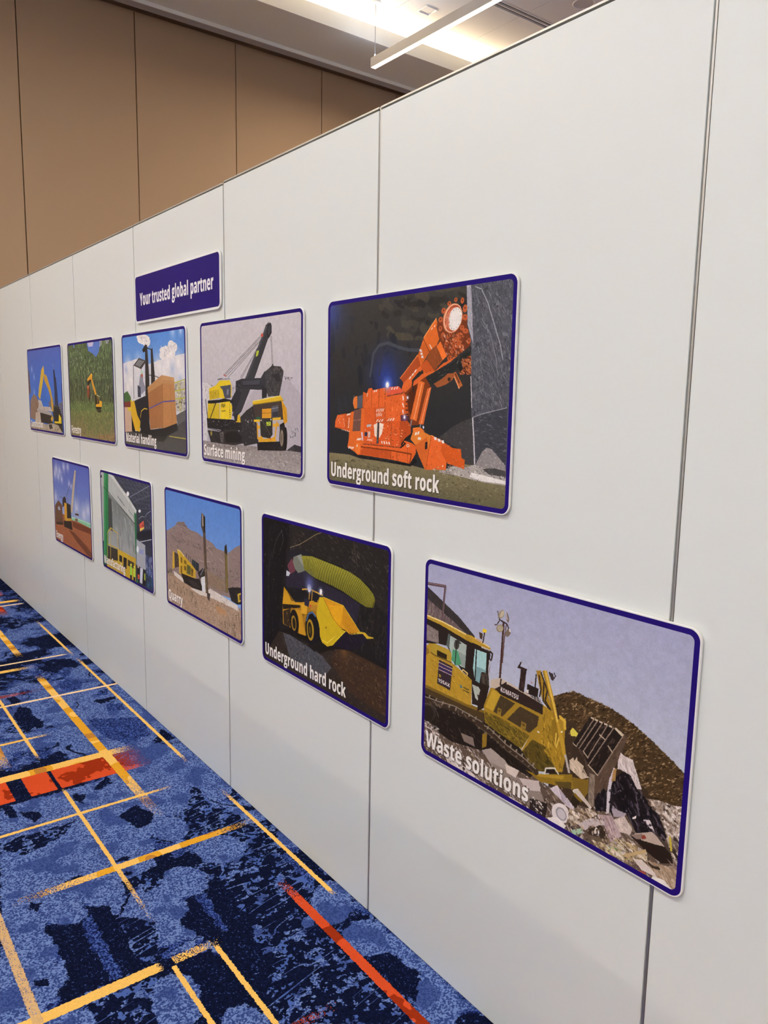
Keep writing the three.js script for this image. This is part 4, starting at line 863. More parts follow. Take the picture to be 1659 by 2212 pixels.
ART.hardrock=[["f","#201d1b","#1c1a1a","#1d1a18"],
["s",["#2f2b28","#151312","#262321","#38332e"],500,14,6,35,[5,15,1564,15,1565,1102,8,1112]],
["p","#262220",[409,26,1564,22,1562,429,1428,367,1373,269,1128,215,622,184,409,208]],
["s",["#4d463f","#171412","#37312c","#5e564c"],420,12,3.5,28,[409,26,1564,22,1562,429,1428,367,1373,269,1128,215,622,184,409,208]],
["p","#141313",[5,15,409,26,364,215,295,522,254,871,0,1098]],
["s",["#343435","#1f1f20","#48484a"],70,60,1.6,94,[21,36,395,44,287,524,254,847,27,991]],
["l","#4c4c50",2,[156,315,212,172,297,89,320,154,273,239]],
["l","#3c3c40",2,[104,645,98,438,148,262]],
["s",["#3a342e","#1b1816","#4a4238"],200,30,2,95,[1187,377,1559,303,1567,720,1225,719]],
["p","#2f2720",[254,839,538,839,965,796,1558,748,1555,1106,8,1112]],
["s",["#463a2f","#1d1814","#574839","#332a23"],520,10,3,25,[254,839,965,796,1558,748,1554,1099,9,1104]],
["p","#4b4b50",[304,818,406,829,594,845,838,863,953,914,838,1023,650,1025,406,993]],
["s",["#6a6a70","#333338","#7f7f86"],260,7,2.4,35,[304,818,594,845,838,863,953,914,838,1023,406,993]],
["p","#3e2c1f",[989,775,1157,739,1548,752,1551,1048,1160,1015,940,875]],
["s",["#523a28","#2a1d14","#664a34","#7a5c44"],360,9,3,28,[989,775,1548,752,1551,1048,940,875]],
["r","#6a4a2a",40,1098,764],
["q",["#3a3632","#141210","#2c2825","#4a443e","#1c1917"],700,11,[5,15,1564,15,1562,683,1223,550,1373,282,1128,215,622,184,409,208,254,887,-7,959]],
["q",["#5c5c62","#2b2b2f","#6e6e75","#3c3c40","#1b1a1a"],420,7,[270,819,594,823,864,848,1015,901,839,1052,622,1049,345,1011]],
["q",["#4a382a","#241a13","#5c4632","#332820","#16110d"],600,8,[254,839,965,796,1558,748,1554,1099,9,1104]],
["p","#17130f",[254,839,622,815,812,856,989,768,1157,739,1270,692,914,711,509,747]],
["l","#7f6e52",2.5,[416,191,539,151,649,99,743,52,846,14]],
["l","#5a4c3a",2,[1183,11,1206,93,1235,180]],
["p","#2a2632",[361,385,622,324,731,353,1129,384,1266,412,1224,570,1095,460,836,452,622,449,356,486]],
["s",["#3a3444","#1f1c26"],120,14,3,40,[361,385,731,353,1266,412,1224,570,836,452,356,486]],
["p","#222026",[622,184,783,213,594,307,364,384,409,208]],
["p","#74766a",[460,251,567,213,615,322,524,355,445,314]],
["p","#8f9086",[503,236,567,214,608,305]],
["p","#6d3b46",[376,328,438,263,488,347,415,385]],
["p","#c6cad0",[364,365,416,373,396,402,359,406]],
["g","#968f30","#4f4c18",[567,224,703,205,835,210,985,216,1151,227,1264,250,1352,287,1400,315,1425,351,1409,400,1332,413,1266,402,1176,387,1070,367,936,355,757,347,677,335,608,316]],
["l","#55521a",1.6,[677,208,659,272,663,331]],
["l","#b0a93c",1.2,[685,207,666,272,668,332]],
["l","#55521a",1.6,[699,205,676,272,675,334]],
["l","#b0a93c",1.2,[708,205,683,272,679,335]],
["l","#55521a",1.6,[722,205,694,273,688,336]],
["l","#b0a93c",1.2,[730,206,701,273,693,337]],
["l","#55521a",1.6,[744,206,712,274,701,339]],
["l","#b0a93c",1.2,[752,207,719,275,706,339]],
["l","#55521a",1.6,[766,207,730,276,715,341]],
["l","#b0a93c",1.2,[774,207,737,276,720,341]],
["l","#55521a",1.6,[788,208,748,277,728,343]],
["l","#b0a93c",1.2,[796,208,754,278,733,343]],
["l","#55521a",1.6,[810,209,765,278,742,345]],
["l","#b0a93c",1.2,[818,209,772,279,747,346]],
["l","#55521a",1.6,[831,210,783,280,755,347]],
["l","#b0a93c",1.2,[840,210,792,280,764,347]],
["l","#55521a",1.6,[856,211,810,281,783,348]],
["l","#b0a93c",1.2,[866,211,820,282,795,349]],
["l","#55521a",1.6,[882,212,838,282,814,350]],
["l","#b0a93c",1.2,[891,212,848,283,825,350]],
["l","#55521a",1.6,[907,213,865,283,844,351]],
["l","#b0a93c",1.2,[917,213,876,284,855,351]],
["l","#55521a",1.6,[932,214,893,285,874,352]],
["l","#b0a93c",1.2,[942,214,904,285,885,353]],
["l","#55521a",1.6,[957,215,920,286,903,353]],
["l","#b0a93c",1.2,[966,215,931,286,915,354]],
["l","#55521a",1.6,[982,216,948,287,933,355]],
["l","#b0a93c",1.2,[992,216,958,288,942,355]],
["l","#55521a",1.6,[1010,218,973,289,957,357]],
["l","#b0a93c",1.2,[1021,218,983,289,965,357]],
["l","#55521a",1.6,[1038,220,999,291,979,359]],
["l","#b0a93c",1.2,[1049,220,1009,291,988,359]],
["l","#55521a",1.6,[1066,221,1024,293,1002,361]],
["l","#b0a93c",1.2,[1077,222,1034,293,1010,361]],
["l","#55521a",1.6,[1094,223,1050,294,1024,363]],
["l","#b0a93c",1.2,[1104,224,1059,295,1033,363]],
["l","#55521a",1.6,[1121,225,1075,296,1046,365]],
["l","#b0a93c",1.2,[1132,226,1084,297,1055,365]],
["l","#55521a",1.6,[1148,227,1099,298,1068,367]],
["l","#b0a93c",1.2,[1157,228,1107,299,1076,368]],
["l","#55521a",1.6,[1168,231,1119,302,1087,370]],
["l","#b0a93c",1.2,[1176,232,1126,303,1093,371]],
["l","#55521a",1.6,[1188,235,1137,305,1105,373]],
["l","#b0a93c",1.2,[1195,236,1144,307,1111,374]],
["l","#55521a",1.6,[1207,238,1156,309,1122,377]],
["l","#b0a93c",1.2,[1214,240,1163,310,1129,378]],
["l","#55521a",1.6,[1226,242,1174,312,1140,380]],
["l","#b0a93c",1.2,[1233,244,1181,314,1147,381]],
["l","#55521a",1.6,[1244,246,1192,316,1157,383]],
["l","#b0a93c",1.2,[1252,248,1199,317,1164,385]],
["l","#55521a",1.6,[1263,250,1210,320,1175,387]],
["l","#b0a93c",1.2,[1269,252,1216,321,1181,388]],
["l","#55521a",1.6,[1278,256,1226,324,1190,389]],
["l","#b0a93c",1.2,[1284,258,1231,326,1196,390]],
["l","#55521a",1.6,[1293,262,1241,328,1206,392]],
["l","#b0a93c",1.2,[1299,265,1247,330,1211,393]],
["l","#55521a",1.6,[1308,268,1256,333,1221,394]],
["l","#b0a93c",1.2,[1313,271,1262,334,1227,395]],
["l","#55521a",1.6,[1323,274,1271,337,1236,397]],
["l","#b0a93c",1.2,[1328,277,1276,339,1242,398]],
["l","#55521a",1.6,[1337,281,1286,342,1251,400]],
["l","#b0a93c",1.2,[1343,283,1291,343,1257,401]],
["l","#55521a",1.6,[1352,287,1300,346,1266,402]],
["l","#b0a93c",1.2,[1355,289,1304,347,1270,403]],
["l","#55521a",1.6,[1360,291,1310,349,1277,404]],
["l","#b0a93c",1.2,[1363,293,1314,350,1281,405]],
["l","#55521a",1.6,[1368,296,1320,352,1288,406]],
["l","#b0a93c",1.2,[1371,298,1324,354,1293,406]],
["l","#55521a",1.6,[1376,301,1330,356,1299,407]],
["l","#b0a93c",1.2,[1379,303,1333,357,1304,408]],
["l","#55521a",1.6,[1384,306,1339,359,1310,409]],
["l","#b0a93c",1.2,[1387,307,1343,360,1315,410]],
["l","#55521a",1.6,[1392,310,1349,362,1321,411]],
["l","#b0a93c",1.2,[1396,312,1352,363,1326,411]],
["l","#55521a",1.6,[1400,315,1358,365,1332,413]],
["l","#b0a93c",1.2,[1402,317,1361,366,1337,412]],
["l","#55521a",1.6,[1405,321,1367,367,1346,410]],
["l","#b0a93c",1.2,[1406,323,1370,368,1350,410]],
["l","#55521a",1.6,[1409,327,1375,369,1358,408]],
["l","#b0a93c",1.2,[1410,329,1379,370,1363,408]],
["l","#55521a",1.6,[1413,333,1384,372,1371,406]],
["l","#b0a93c",1.2,[1415,335,1387,372,1376,405]],
["l","#55521a",1.6,[1417,339,1392,374,1384,404]],
["l","#b0a93c",1.2,[1419,341,1396,374,1389,403]],
["s",["#4a4716","#2e2c10"],40,12,2,60,[574,230,730,208,730,338,622,309]],
["p","#c8921f",[328,493,408,536,484,571,566,555,784,489,778,570,650,598,524,622,509,595,306,621]],
["p","#7d5a18",[363,507,422,540,473,570,430,573]],
["p","#a4741b",[306,621,650,561,774,575,791,709,622,781,538,787,421,775,313,770]],
["p","#241c14",[306,625,552,578,552,596,415,634,314,662]],
["p","#33261a",[317,673,422,632,407,775,324,766]],
["s",["#d8a838","#6a4c14","#2a2014"],120,8,3,80,[362,631,771,576,785,703,538,782,362,763]],
["p","#c48d20",[495,614,566,612,622,777,538,785]],
["p","#d8a22c",[566,567,650,554,636,624,566,634]],
["l","#d39c2c",5,[580,459,677,437,836,445]],
["l","#c8922a",5,[677,437,663,551]],
["l","#c8922a",4,[711,444,697,550]],
["p","#2a2838",[608,512,677,511,664,566,608,564]],
["p","#1c1c24",[731,483,784,478,771,510,731,513]],
["p","#b5822a",[704,541,784,529,771,568,691,581]],
["p","#c0503a",[699,551,698,555,695,559,691,562,687,564,682,565,678,563,675,561,674,557,675,553,678,549,682,546,687,544,691,543,695,545,698,547]],
["p","#ccab1f",[797,468,849,456,963,574,1073,621,1114,622,964,757,902,782,837,772,774,691,764,577]],
["p","#d8951e",[849,456,1083,460,1269,586,1155,631,1111,616,1037,615,963,571]],
["p","#e2a41f",[912,498,1086,460,1074,521,1043,614,969,572]],
["p","#c4871b",[1086,460,1269,586,1161,628,1072,583,1074,521]],
["p","#c8a62a",[1269,585,1324,577,1362,592,1415,585,1410,593,1344,612,1302,591,1155,635]],
["p","#1e1925",[1111,625,1155,635,1302,591,1348,616,1253,700,1133,743,964,762]],
["s",["#35303e","#121018"],90,14,2,20,[1111,625,1302,591,1348,616,1133,739]],
["l","#e8d24c",3,[837,754,901,757,988,690]],
["l","#e8d24c",2,[1013,704,1114,622]],
["l","#e6c840",2,[849,456,1083,460,1269,586]],
["l","#8f741a",2,[849,460,963,574,1073,618]],
["p","#5a4a18",[891,654,890,657,889,660,887,662,884,663,882,663,880,662,878,660,878,658,878,655,880,652,882,650,884,649,887,649,889,650,890,652]],
["p","#141318",[805,685,808,734,797,780,773,817,741,838,704,841,668,824,640,791,623,745,620,695,632,647,657,611,690,591,727,589,761,607,789,641]],
["l","#4b6c9c",6,[636,669,664,614,711,591,751,610]],
["p","#a8821f",[731,709,732,738,725,765,713,785,697,796,679,796,662,785,649,764,642,736,641,707,648,679,660,659,677,648,695,649,711,660,724,681]],
["p","#231d14",[710,715,711,737,707,757,699,772,689,779,678,779,667,769,658,753,653,733,652,711,656,690,664,676,674,668,685,669,696,678,705,694]],
["p","#5a4818",[694,720,694,731,692,741,689,749,684,753,678,752,673,747,669,739,667,728,666,717,668,707,671,699,676,696,682,696,687,701,691,709]],
["p","#191513",[533,702,535,738,527,771,510,796,489,811,464,811,441,798,422,773,411,739,410,703,419,669,435,644,457,630,482,630,505,644,523,669]],
["p","#9c7620",[499,718,500,740,496,759,487,774,475,782,461,782,449,774,438,759,432,739,431,717,435,697,444,682,456,674,470,675,483,683,493,698]],
["p","#241c10",[490,722,491,739,489,753,483,764,476,770,467,770,458,763,451,751,447,736,446,720,448,705,454,694,462,688,470,689,479,696,486,707]],
["p","#191714",[650,837,811,776,914,782,732,865]],
["r","#c8d4ff",30,670,424],
["r","#ffffff",16,670,431],
["p","#ffffff",[695,426,693,438,688,448,681,456,673,460,665,460,657,455,653,447,651,436,653,424,657,413,664,406,673,401,681,402,688,407,693,415]],
["r","#c8d4ff",22,816,428],
["p","#ffffff",[833,422,832,430,829,438,824,443,818,446,812,446,807,443,803,437,802,430,803,422,806,414,811,409,817,406,823,406,828,409,832,415]],
["r","#555a90",50,677,393]];
ART.surface=[["f","#cdc6c8","#c8c1c5","#bab3bd","#b0a9b0"],
["p","#d6d2d4",[8,473,123,482,209,508,222,561,130,630,111,959,-5,966]],
["s",["#a39da2","#efecee","#8a8488"],180,7,3,60,[8,473,209,508,222,561,130,630,111,959,-5,966]],
["s",["#5a6058","#4a504a"],14,9,2.5,90,[139,484,226,501,217,514]],
["p","#b5adb3",[696,748,907,545,1175,473,1444,469,1601,569,1602,932,1401,945,1166,792]],
["p","#c6c0c6",[1564,525,1602,492,1605,558]],
["s",["#a8a0a6","#c0b9be"],160,8,3,50,[724,747,907,545,1444,475,1601,569,1602,932]],
["s",["#3c383c","#4a464a"],40,5,3,40,[1365,440,1500,453,1455,475,1387,463]],
["s",["#4a464a","#2c2a2c"],44,5,3,40,[1427,782,1582,781,1514,892,1470,889]],
["g","#8f8581","#a59b97",[4,955,771,951,1412,947,1612,940,1610,1118,2,1120]],
["s",["#b5aba6","#6a615e","#cdc5c1","#857a76"],700,8,2.6,15,[4,955,771,951,1612,940,1610,1118,2,1120]],
["s",["#6a605c","#574e4a"],120,14,2.5,8,[3,966,771,957,905,983,9,1007]],
["p","#3a3637",[1406,950,1514,903,1600,912,1601,952]],
["s",["#1f1d1d","#5a5556"],50,6,3,20,[1406,950,1514,903,1601,949]],
["q",["#b5aba6","#6f6662","#cdc5c1","#857a76","#9c928e"],420,7,[3,966,771,957,1612,942,1610,1118,2,1120]],
["q",["#e6e2e4","#b0aaae","#968f94"],120,8,[8,480,209,511,222,561,130,630,112,953,-5,959]],
["p","#322f30",[696,748,809,688,943,642,999,922,771,957,691,876]],
["s",["#4c4848","#1d1b1c","#8f8a8c"],180,6,3,40,[696,748,809,688,943,642,999,922,771,954]],
["s",["#d0ccd0","#eeecee"],14,6,3,50,[806,763,900,754,885,791,832,787]],
["l","#4d474a",2,[437,417,1055,145]],
["l","#4d474a",2,[448,425,1061,154]],
["l","#4d474a",2,[469,434,1067,166]],
["l","#4d474a",2,[510,440,1048,182]],
["l","#4d474a",2,[716,446,1035,199]],
["l","#4d474a",2,[736,449,1060,183]],
["l","#55504f",3,[1189,160,1208,357]],
["l","#7a7474",2,[1201,161,1224,363]],
["p","#39393d",[1119,78,1162,66,1199,98,1202,138,1165,171,1144,178,930,460,726,700,640,740,569,733,791,455,1077,134]],
["p","#4b4b50",[1119,87,1139,94,817,465,790,459,1076,137]],
["l","#26262a",3,[1147,175,930,460,726,696]],
["p","#26262a",[1200,122,1192,142,1181,158,1167,168,1153,171,1141,166,1133,153,1130,135,1133,115,1140,96,1152,80,1166,70,1179,67,1191,72,1199,85,1202,102]],
["p","#3e3e42",[1186,121,1181,134,1174,144,1166,151,1158,153,1151,149,1147,141,1145,130,1147,117,1152,104,1159,93,1167,87,1175,85,1182,88,1186,96,1187,108]],
["p","#b8c43a",[976,256,1014,252,1000,287,965,298]],
["p","#c04e38",[1079,149,1077,154,1073,158,1067,161,1061,162,1054,160,1049,157,1045,152,1044,147,1045,142,1049,137,1055,135,1062,134,1068,135,1074,139,1077,143]],
["l","#c04e38",4,[429,420,473,430]],
["l","#8a8688",2,[1138,68,1162,61,1174,73]],
["p","#323237",[638,470,736,452,1039,449,1091,405,1159,391,1164,438,1100,532,979,534,747,528,704,555,634,552]],
["p","#45454b",[749,471,1026,463,1013,496,755,499]],
["l","#1f1f22",3,[748,502,1019,501]],
["p","#25252a",[651,476,721,471,713,521,657,521]],
["s",["#1c1c20","#5a5a60","#88888c"],140,7,2.5,70,[549,527,708,470,732,552,643,673,570,707]],
["p","#2c2c31",[560,610,649,533,732,552,702,609,628,692,577,707]],
["p","#3b393a",[1097,408,1202,366,1326,374,1368,406,1359,440,1306,575,1148,582,1106,520]],
["s",["#575354","#262425","#6f6a68"],160,10,2.5,70,[1097,408,1202,366,1368,406,1306,575,1148,582]],
["s",["#8a8278","#5a544e","#2a2826"],70,7,3,20,[1214,380,1297,368,1368,403,1354,423,1225,398]],
["p","#28282b",[1054,496,1131,532,1125,588,1054,597]],
["q",["#565253","#2a2829","#454142","#6a6664"],120,8,[1097,408,1202,366,1368,406,1306,575,1148,582]],
["l","#1c1c1e",4,[1184,380,1214,357,1232,381]],
["p","#2d2b2c",[1182,432,1296,416,1329,474,1283,480,1224,444]],
["p","#e1c02a",[156,526,280,502,359,462,538,462,568,503,561,591,446,604,352,600,163,619]],
["p","#c2a224",[167,545,340,534,352,600,171,615]],
["p","#4c4d56",[357,509,554,496,549,599,446,604,408,537]],
["p","#7c7f88",[483,534,520,527,511,572,481,576]],
["l","#3a3a3c",2,[321,455,538,450]],
["l","#3a3a3c",2,[321,471,329,452,406,446]],
["p","#1f1f21",[131,623,351,614,428,602,603,616,602,639,396,634,132,653]],
["p","#cdae28",[129,647,350,643,344,767,122,768]],
["p","#e5c52e",[363,636,530,624,575,662,556,760,351,774]],
["l","#8f7a1e",2,[249,648,242,766]],
["l","#9a8420",2,[530,627,517,761]],
["t","P&H","#33301c",14,382,675,454,669],
["l","#5a4e1c",3,[385,704,453,698]],
["l","#262628",6,[292,627,171,768]],
["p","#3a3420",[527,688,539,688,539,697,527,698]],
["p","#3a3420",[528,706,540,705,540,714,528,715]],
["p","#3a3420",[530,723,541,722,541,732,529,732]],
["p","#3a3420",[531,740,542,739,542,749,530,749]],
["l","#2a282a",6,[90,617,122,766]],
["s",["#8a7c2a","#5a5020"],40,8,1.5,0,[167,555,355,554,352,600,172,605]],
["p","#242326",[106,767,582,764,722,788,720,839,384,867,117,852]],
["s",["#77757a","#0f0e10","#a5a3a8"],60,6,3,10,[122,773,582,771,708,811,384,864,126,848]],
["l","#8a888c",3,[118,849,370,855]],
["p","#2a2728",[117,863,369,868,387,961,176,959]],
["p","#353132",[346,869,446,848,643,836,754,873,751,939,602,961,380,961]],
["p","#211f20",[432,888,490,861,636,850,735,887,719,933,456,948]],
["p","#6f6964",[341,883,412,863,410,957,365,955]],
["p","#2a2627",[345,886,397,881,397,889,345,891]],
["p","#2a2627",[348,899,401,894,400,902,348,905]],
["p","#2a2627",[352,912,404,907,404,915,351,918]],
["p","#2a2627",[355,926,407,921,407,928,355,931]],
["p","#2a2627",[358,939,410,934,410,941,358,944]],
["p","#2a2627",[362,952,414,947,413,954,361,957]],
["s",["#4a4644","#141314"],60,8,3,30,[149,875,353,879,380,951,192,955]],
["p","#8a7a3a",[207,886,205,894,201,901,194,905,187,907,180,906,174,902,170,895,169,888,171,880,175,873,182,868,189,866,197,867,202,872,206,878]],
["p","#d0a82a",[611,751,698,716,716,779,638,782]],
["p","#2a2a2e",[598,732,670,711,653,775,610,770]],
["p","#463a33",[917,643,1344,606,1364,738,953,752]],
["p","#ddb32a",[905,621,1322,571,1367,606,917,644]],
["l","#8f7620",3,[917,643,1361,606]],
["l","#f0dc70",3,[918,618,1316,576]],
["p","#d79a22",[1333,595,1408,662,1418,751,1367,776,1351,669]],
["l","#8f6418",2,[1361,635,1404,748]],
["p","#575860",[1197,649,1293,636,1291,724,1195,727]],
["p","#33343a",[1206,690,1290,682,1289,720,1205,723]],
["l","#9a9ca4",2,[1200,667,1290,656]],
["p","#d6952a",[1055,671,1192,664,1190,733,1053,738]],
["l","#8f6018",2,[1054,703,1191,697]],
["p","#2e5a40",[960,733,1031,728,1030,746,959,751]],
["p","#dcae2a",[924,753,1024,747,1023,765,928,770]],
["p","#dcae2a",[1205,732,1326,722,1326,741,1204,748]],
["p","#322f2b",[1020,750,1207,733,1208,850,1170,879,1033,874]],
["s",["#4a4640","#1f1d1a"],70,10,2,85,[1030,755,1204,738,1202,850,1039,871]],
["l","#55504a",4,[1049,746,1171,852]],
["t","958","#c4d63c",14,1117,791,1186,786],
["l","#d79a28",9,[980,782,987,886]],
["l","#d79a28",9,[1270,759,1243,872]],
["p","#dca42a",[984,794,1022,792,1022,817,983,821]],
["p","#dca42a",[1210,773,1300,764,1299,787,1215,796]],
["p","#d9a02a",[987,886,1039,865,1077,887,1189,875,1244,860,1267,894,1012,918]],
["p","#201d1f",[973,917,1332,891,1331,958,984,975]],
["s",["#3a3638","#141214"],60,8,3,80,[980,923,1332,897,1331,955,991,972]],
["p","#1f1c1d",[1311,775,1370,755,1397,818,1400,951,1319,959]],
["p","#2a2626",[1388,864,1384,898,1375,928,1361,948,1345,956,1329,950,1315,931,1307,903,1304,869,1308,835,1318,805,1332,785,1348,778,1364,784,1377,803,1386,831]],
["p","#8a7a68",[1363,866,1361,888,1355,907,1347,921,1338,926,1329,922,1322,909,1317,891,1316,868,1318,846,1324,826,1332,813,1341,809,1350,813,1357,825,1362,844]],
["p","#6a5c4e",[1349,866,1348,880,1345,891,1341,899,1336,902,1332,900,1328,892,1326,881,1325,868,1327,854,1329,843,1333,835,1338,832,1342,835,1346,842,1348,853]],
["p","#1c1a1a",[1416,869,1413,900,1408,927,1400,946,1391,953,1382,947,1375,929,1371,903,1370,871,1372,840,1378,813,1386,794,1394,788,1403,794,1410,811,1415,837]],
["p","#f0f0e8",[1046,755,1046,757,1044,759,1042,761,1039,761,1036,761,1033,760,1032,758,1031,755,1032,753,1034,751,1036,750,1039,749,1042,749,1044,751,1046,753]],
["p","#f0f0e8",[1193,744,1193,746,1191,748,1189,750,1186,750,1183,750,1181,749,1179,747,1179,744,1179,742,1181,740,1183,739,1186,738,1189,739,1191,740,1193,742]],
["p","#e05a3a",[1189,880,1188,882,1186,884,1182,886,1179,886,1175,886,1172,885,1170,883,1169,881,1170,878,1172,876,1175,875,1179,874,1183,875,1186,876,1188,877]]];
ART.material=[["f","#5488d0","#7fa6dc","#c9d0de","#d8d8dc"],
["g","#dfdde2","#cfd0d4",[-6,282,407,244,750,301,1005,271,1313,246,1599,230,1597,774,-5,761]],
["r","#f2eeec",70,171,306],
["r","#f2eeec",70,457,294],
["r","#f2eeec",60,241,456],
["r","#f2eeec",60,72,384],
["r","#f2eeec",80,975,325],
["r","#f2eeec",80,1217,304],
["r","#f2eeec",70,1444,293],
["r","#f2eeec",70,1115,399],
["r","#f2eeec",60,1502,397],
["r","#f2eeec",50,146,515],
["r","#b4c0d8",60,666,365],
["r","#b4c0d8",50,107,345],
["r","#b4c0d8",50,1305,358],
["r","#b4c0d8",50,1477,448],
["p","#efe9e6",[777,77,764,93,728,107,674,114,612,115,549,108,495,96,460,79,449,60,464,43,503,30,558,22,621,22,683,29,734,42,767,59]],
["p","#efe9e6",[790,100,781,117,759,131,726,140,688,141,650,136,619,125,599,109,593,91,602,73,626,59,659,51,697,50,735,55,765,67,785,82]],
["p","#efe9e6",[645,47,636,57,612,65,577,69,536,69,495,65,460,57,437,47,430,36,440,25,464,17,500,13,542,13,583,18,616,26,638,36]],
["p","#efe9e6",[1354,144,1348,157,1333,167,1310,174,1284,175,1258,172,1236,163,1222,151,1218,138,1224,125,1240,114,1263,108,1289,107,1315,110,1337,119,1350,131]],
["p","#efe9e6",[1428,173,1421,189,1404,202,1379,210,1349,212,1320,208,1296,198,1280,183,1276,166,1283,150,1301,137,1326,129,1356,127,1384,132,1408,142,1423,156]],
["p","#efe9e6",[1339,195,1326,208,1291,217,1239,223,1176,224,1113,219,1060,209,1024,196,1013,182,1027,169,1064,159,1119,154,1182,154,1244,159,1295,169,1328,181]],
["p","#efe9e6",[1199,233,1190,250,1169,263,1138,272,1101,274,1065,270,1034,259,1015,244,1009,227,1017,210,1040,196,1072,188,1108,186,1144,191,1174,201,1193,216]],
["p","#efe9e6",[1382,222,1371,238,1341,251,1296,259,1243,261,1190,256,1145,245,1116,229,1106,212,1119,196,1150,183,1197,175,1250,174,1302,179,1345,190,1373,205]],
["s",["#cfc8cc","#f8f4f2"],50,16,8,20,[459,28,775,54,767,136,531,116]],
["s",["#cfc8cc","#f8f4f2"],60,16,8,20,[1040,147,1411,138,1405,215,1126,266]],
["r","#b8d0ee",50,1329,32],
["r","#c8d8ee",36,1505,34],
["p","#4a6a3c",[-7,586,126,555,222,615,229,685,3,699]],
["s",["#38552c","#64844e"],50,8,5,50,[-7,586,126,555,222,615,229,685,3,699]],
["p","#c8a890",[3,699,258,684,270,956,6,973]],
["p","#d8c040",[88,697,249,635,250,755,146,757]],
["p","#7a3c30",[7,668,217,655,210,715,16,719]],
["p","#c0bab0",[1318,481,1584,466,1590,714,1368,728]],
["s",["#8a8278","#e0dcd4","#55504c","#a8a098"],120,14,7,0,[1318,490,1584,466,1590,714,1368,728]],
["l","#b8b23c",5,[1330,481,1585,449]],
["l","#b8b23c",5,[1331,622,1597,606]],
["l","#b8b23c",5,[1420,473,1456,761]],
["l","#b8b23c",5,[1454,465,1489,760]],
["l","#b8b23c",5,[1574,457,1586,611]],
["l","#b8b23c",5,[1324,552,1580,534]],
["p","#5f5c5a",[1366,763,1601,705,1597,800,1404,869]],
["g","#484644","#55524e",[-1,973,717,921,1405,851,1596,791,1612,1122,-4,1125]],
["s",["#5c5956","#3a3836"],120,20,3,8,[-1,973,717,921,1595,809,1608,1114,-3,1114]],
["l","#bfb050",4,[1201,957,1574,962]],
["p","#34322f",[328,953,729,925,1164,966,1064,1013,461,1036]],
["p","#312e2d",[651,121,706,122,742,441,708,955,613,891]],
["p","#363230",[797,169,841,152,886,433,882,479,784,488]],
["l","#2c2928",5,[703,151,814,170]],
["l","#2c2928",4,[741,403,880,414]],
["p","#2b2827",[574,165,659,115,695,179,599,189]],
["l","#8a8684",2,[734,208,761,460]],
["l","#4a4644",4,[888,414,979,429,976,461]],
["p","#47423f",[321,305,480,235,680,271,534,345]],
["l","#c8ccd4",3,[387,302,494,257]],
["l","#c8ccd4",3,[419,308,532,261]],
["l","#c8ccd4",3,[452,315,569,266]],
["l","#c8ccd4",3,[484,321,606,271]],
["l","#3a3533",6,[321,305,308,624]],
["l","#3a3533",5,[534,345,549,410]],
["l","#3a3533",4,[674,280,653,487]],
["p","#8d8c98",[501,395,577,396,581,458,648,539,522,588,445,535]],
["p","#b0604a",[576,406,573,413,567,419,558,423,547,424,537,423,528,419,523,412,522,405,525,398,531,392,541,388,551,386,561,388,570,392,575,398]],
["p","#b5d8c0",[588,373,584,378,576,383,565,386,551,387,538,386,527,382,519,377,517,372,521,366,529,361,541,358,554,357,567,358,578,362,586,367]],
["p","#3a3a48",[421,496,502,515,506,612,422,613]],
["p","#25252a",[304,654,615,600,719,629,727,762,459,917,349,762]],
["p","#d5a62a",[216,667,311,644,392,791,470,848,447,953,316,938,216,796]],
["p","#1b1b1e",[224,798,316,938,332,968,227,952]],
["p","#242427",[475,769,683,725,736,934,691,970,470,951]],
["l","#d5b032",5,[479,808,505,748,590,719,662,724]],
["s",["#4a4a50","#c8c8d0"],30,6,2,70,[346,535,649,535,639,630,334,643]],
["p","#a26c42",[693,572,1074,480,1055,885,731,914]],
["p","#b57e4e",[1074,480,1340,490,1383,836,1054,892]],
["p","#b88658",[1054,406,1340,433,1345,492,1074,482,698,574,687,518]],
["p","#c08f60",[1054,406,1340,433,1319,464,1067,448]],
["l","#7d5030",2,[1074,482,1055,888]],
["l","#8a5a38",2,[895,525,900,899]],
["l","#8a5a38",2,[1249,490,1279,851]],
["l","#4d4c9c",5,[723,717,1070,648,1348,636]],
["p","#292828",[730,917,1054,894,1388,832,1406,895,1116,965,710,989]]];
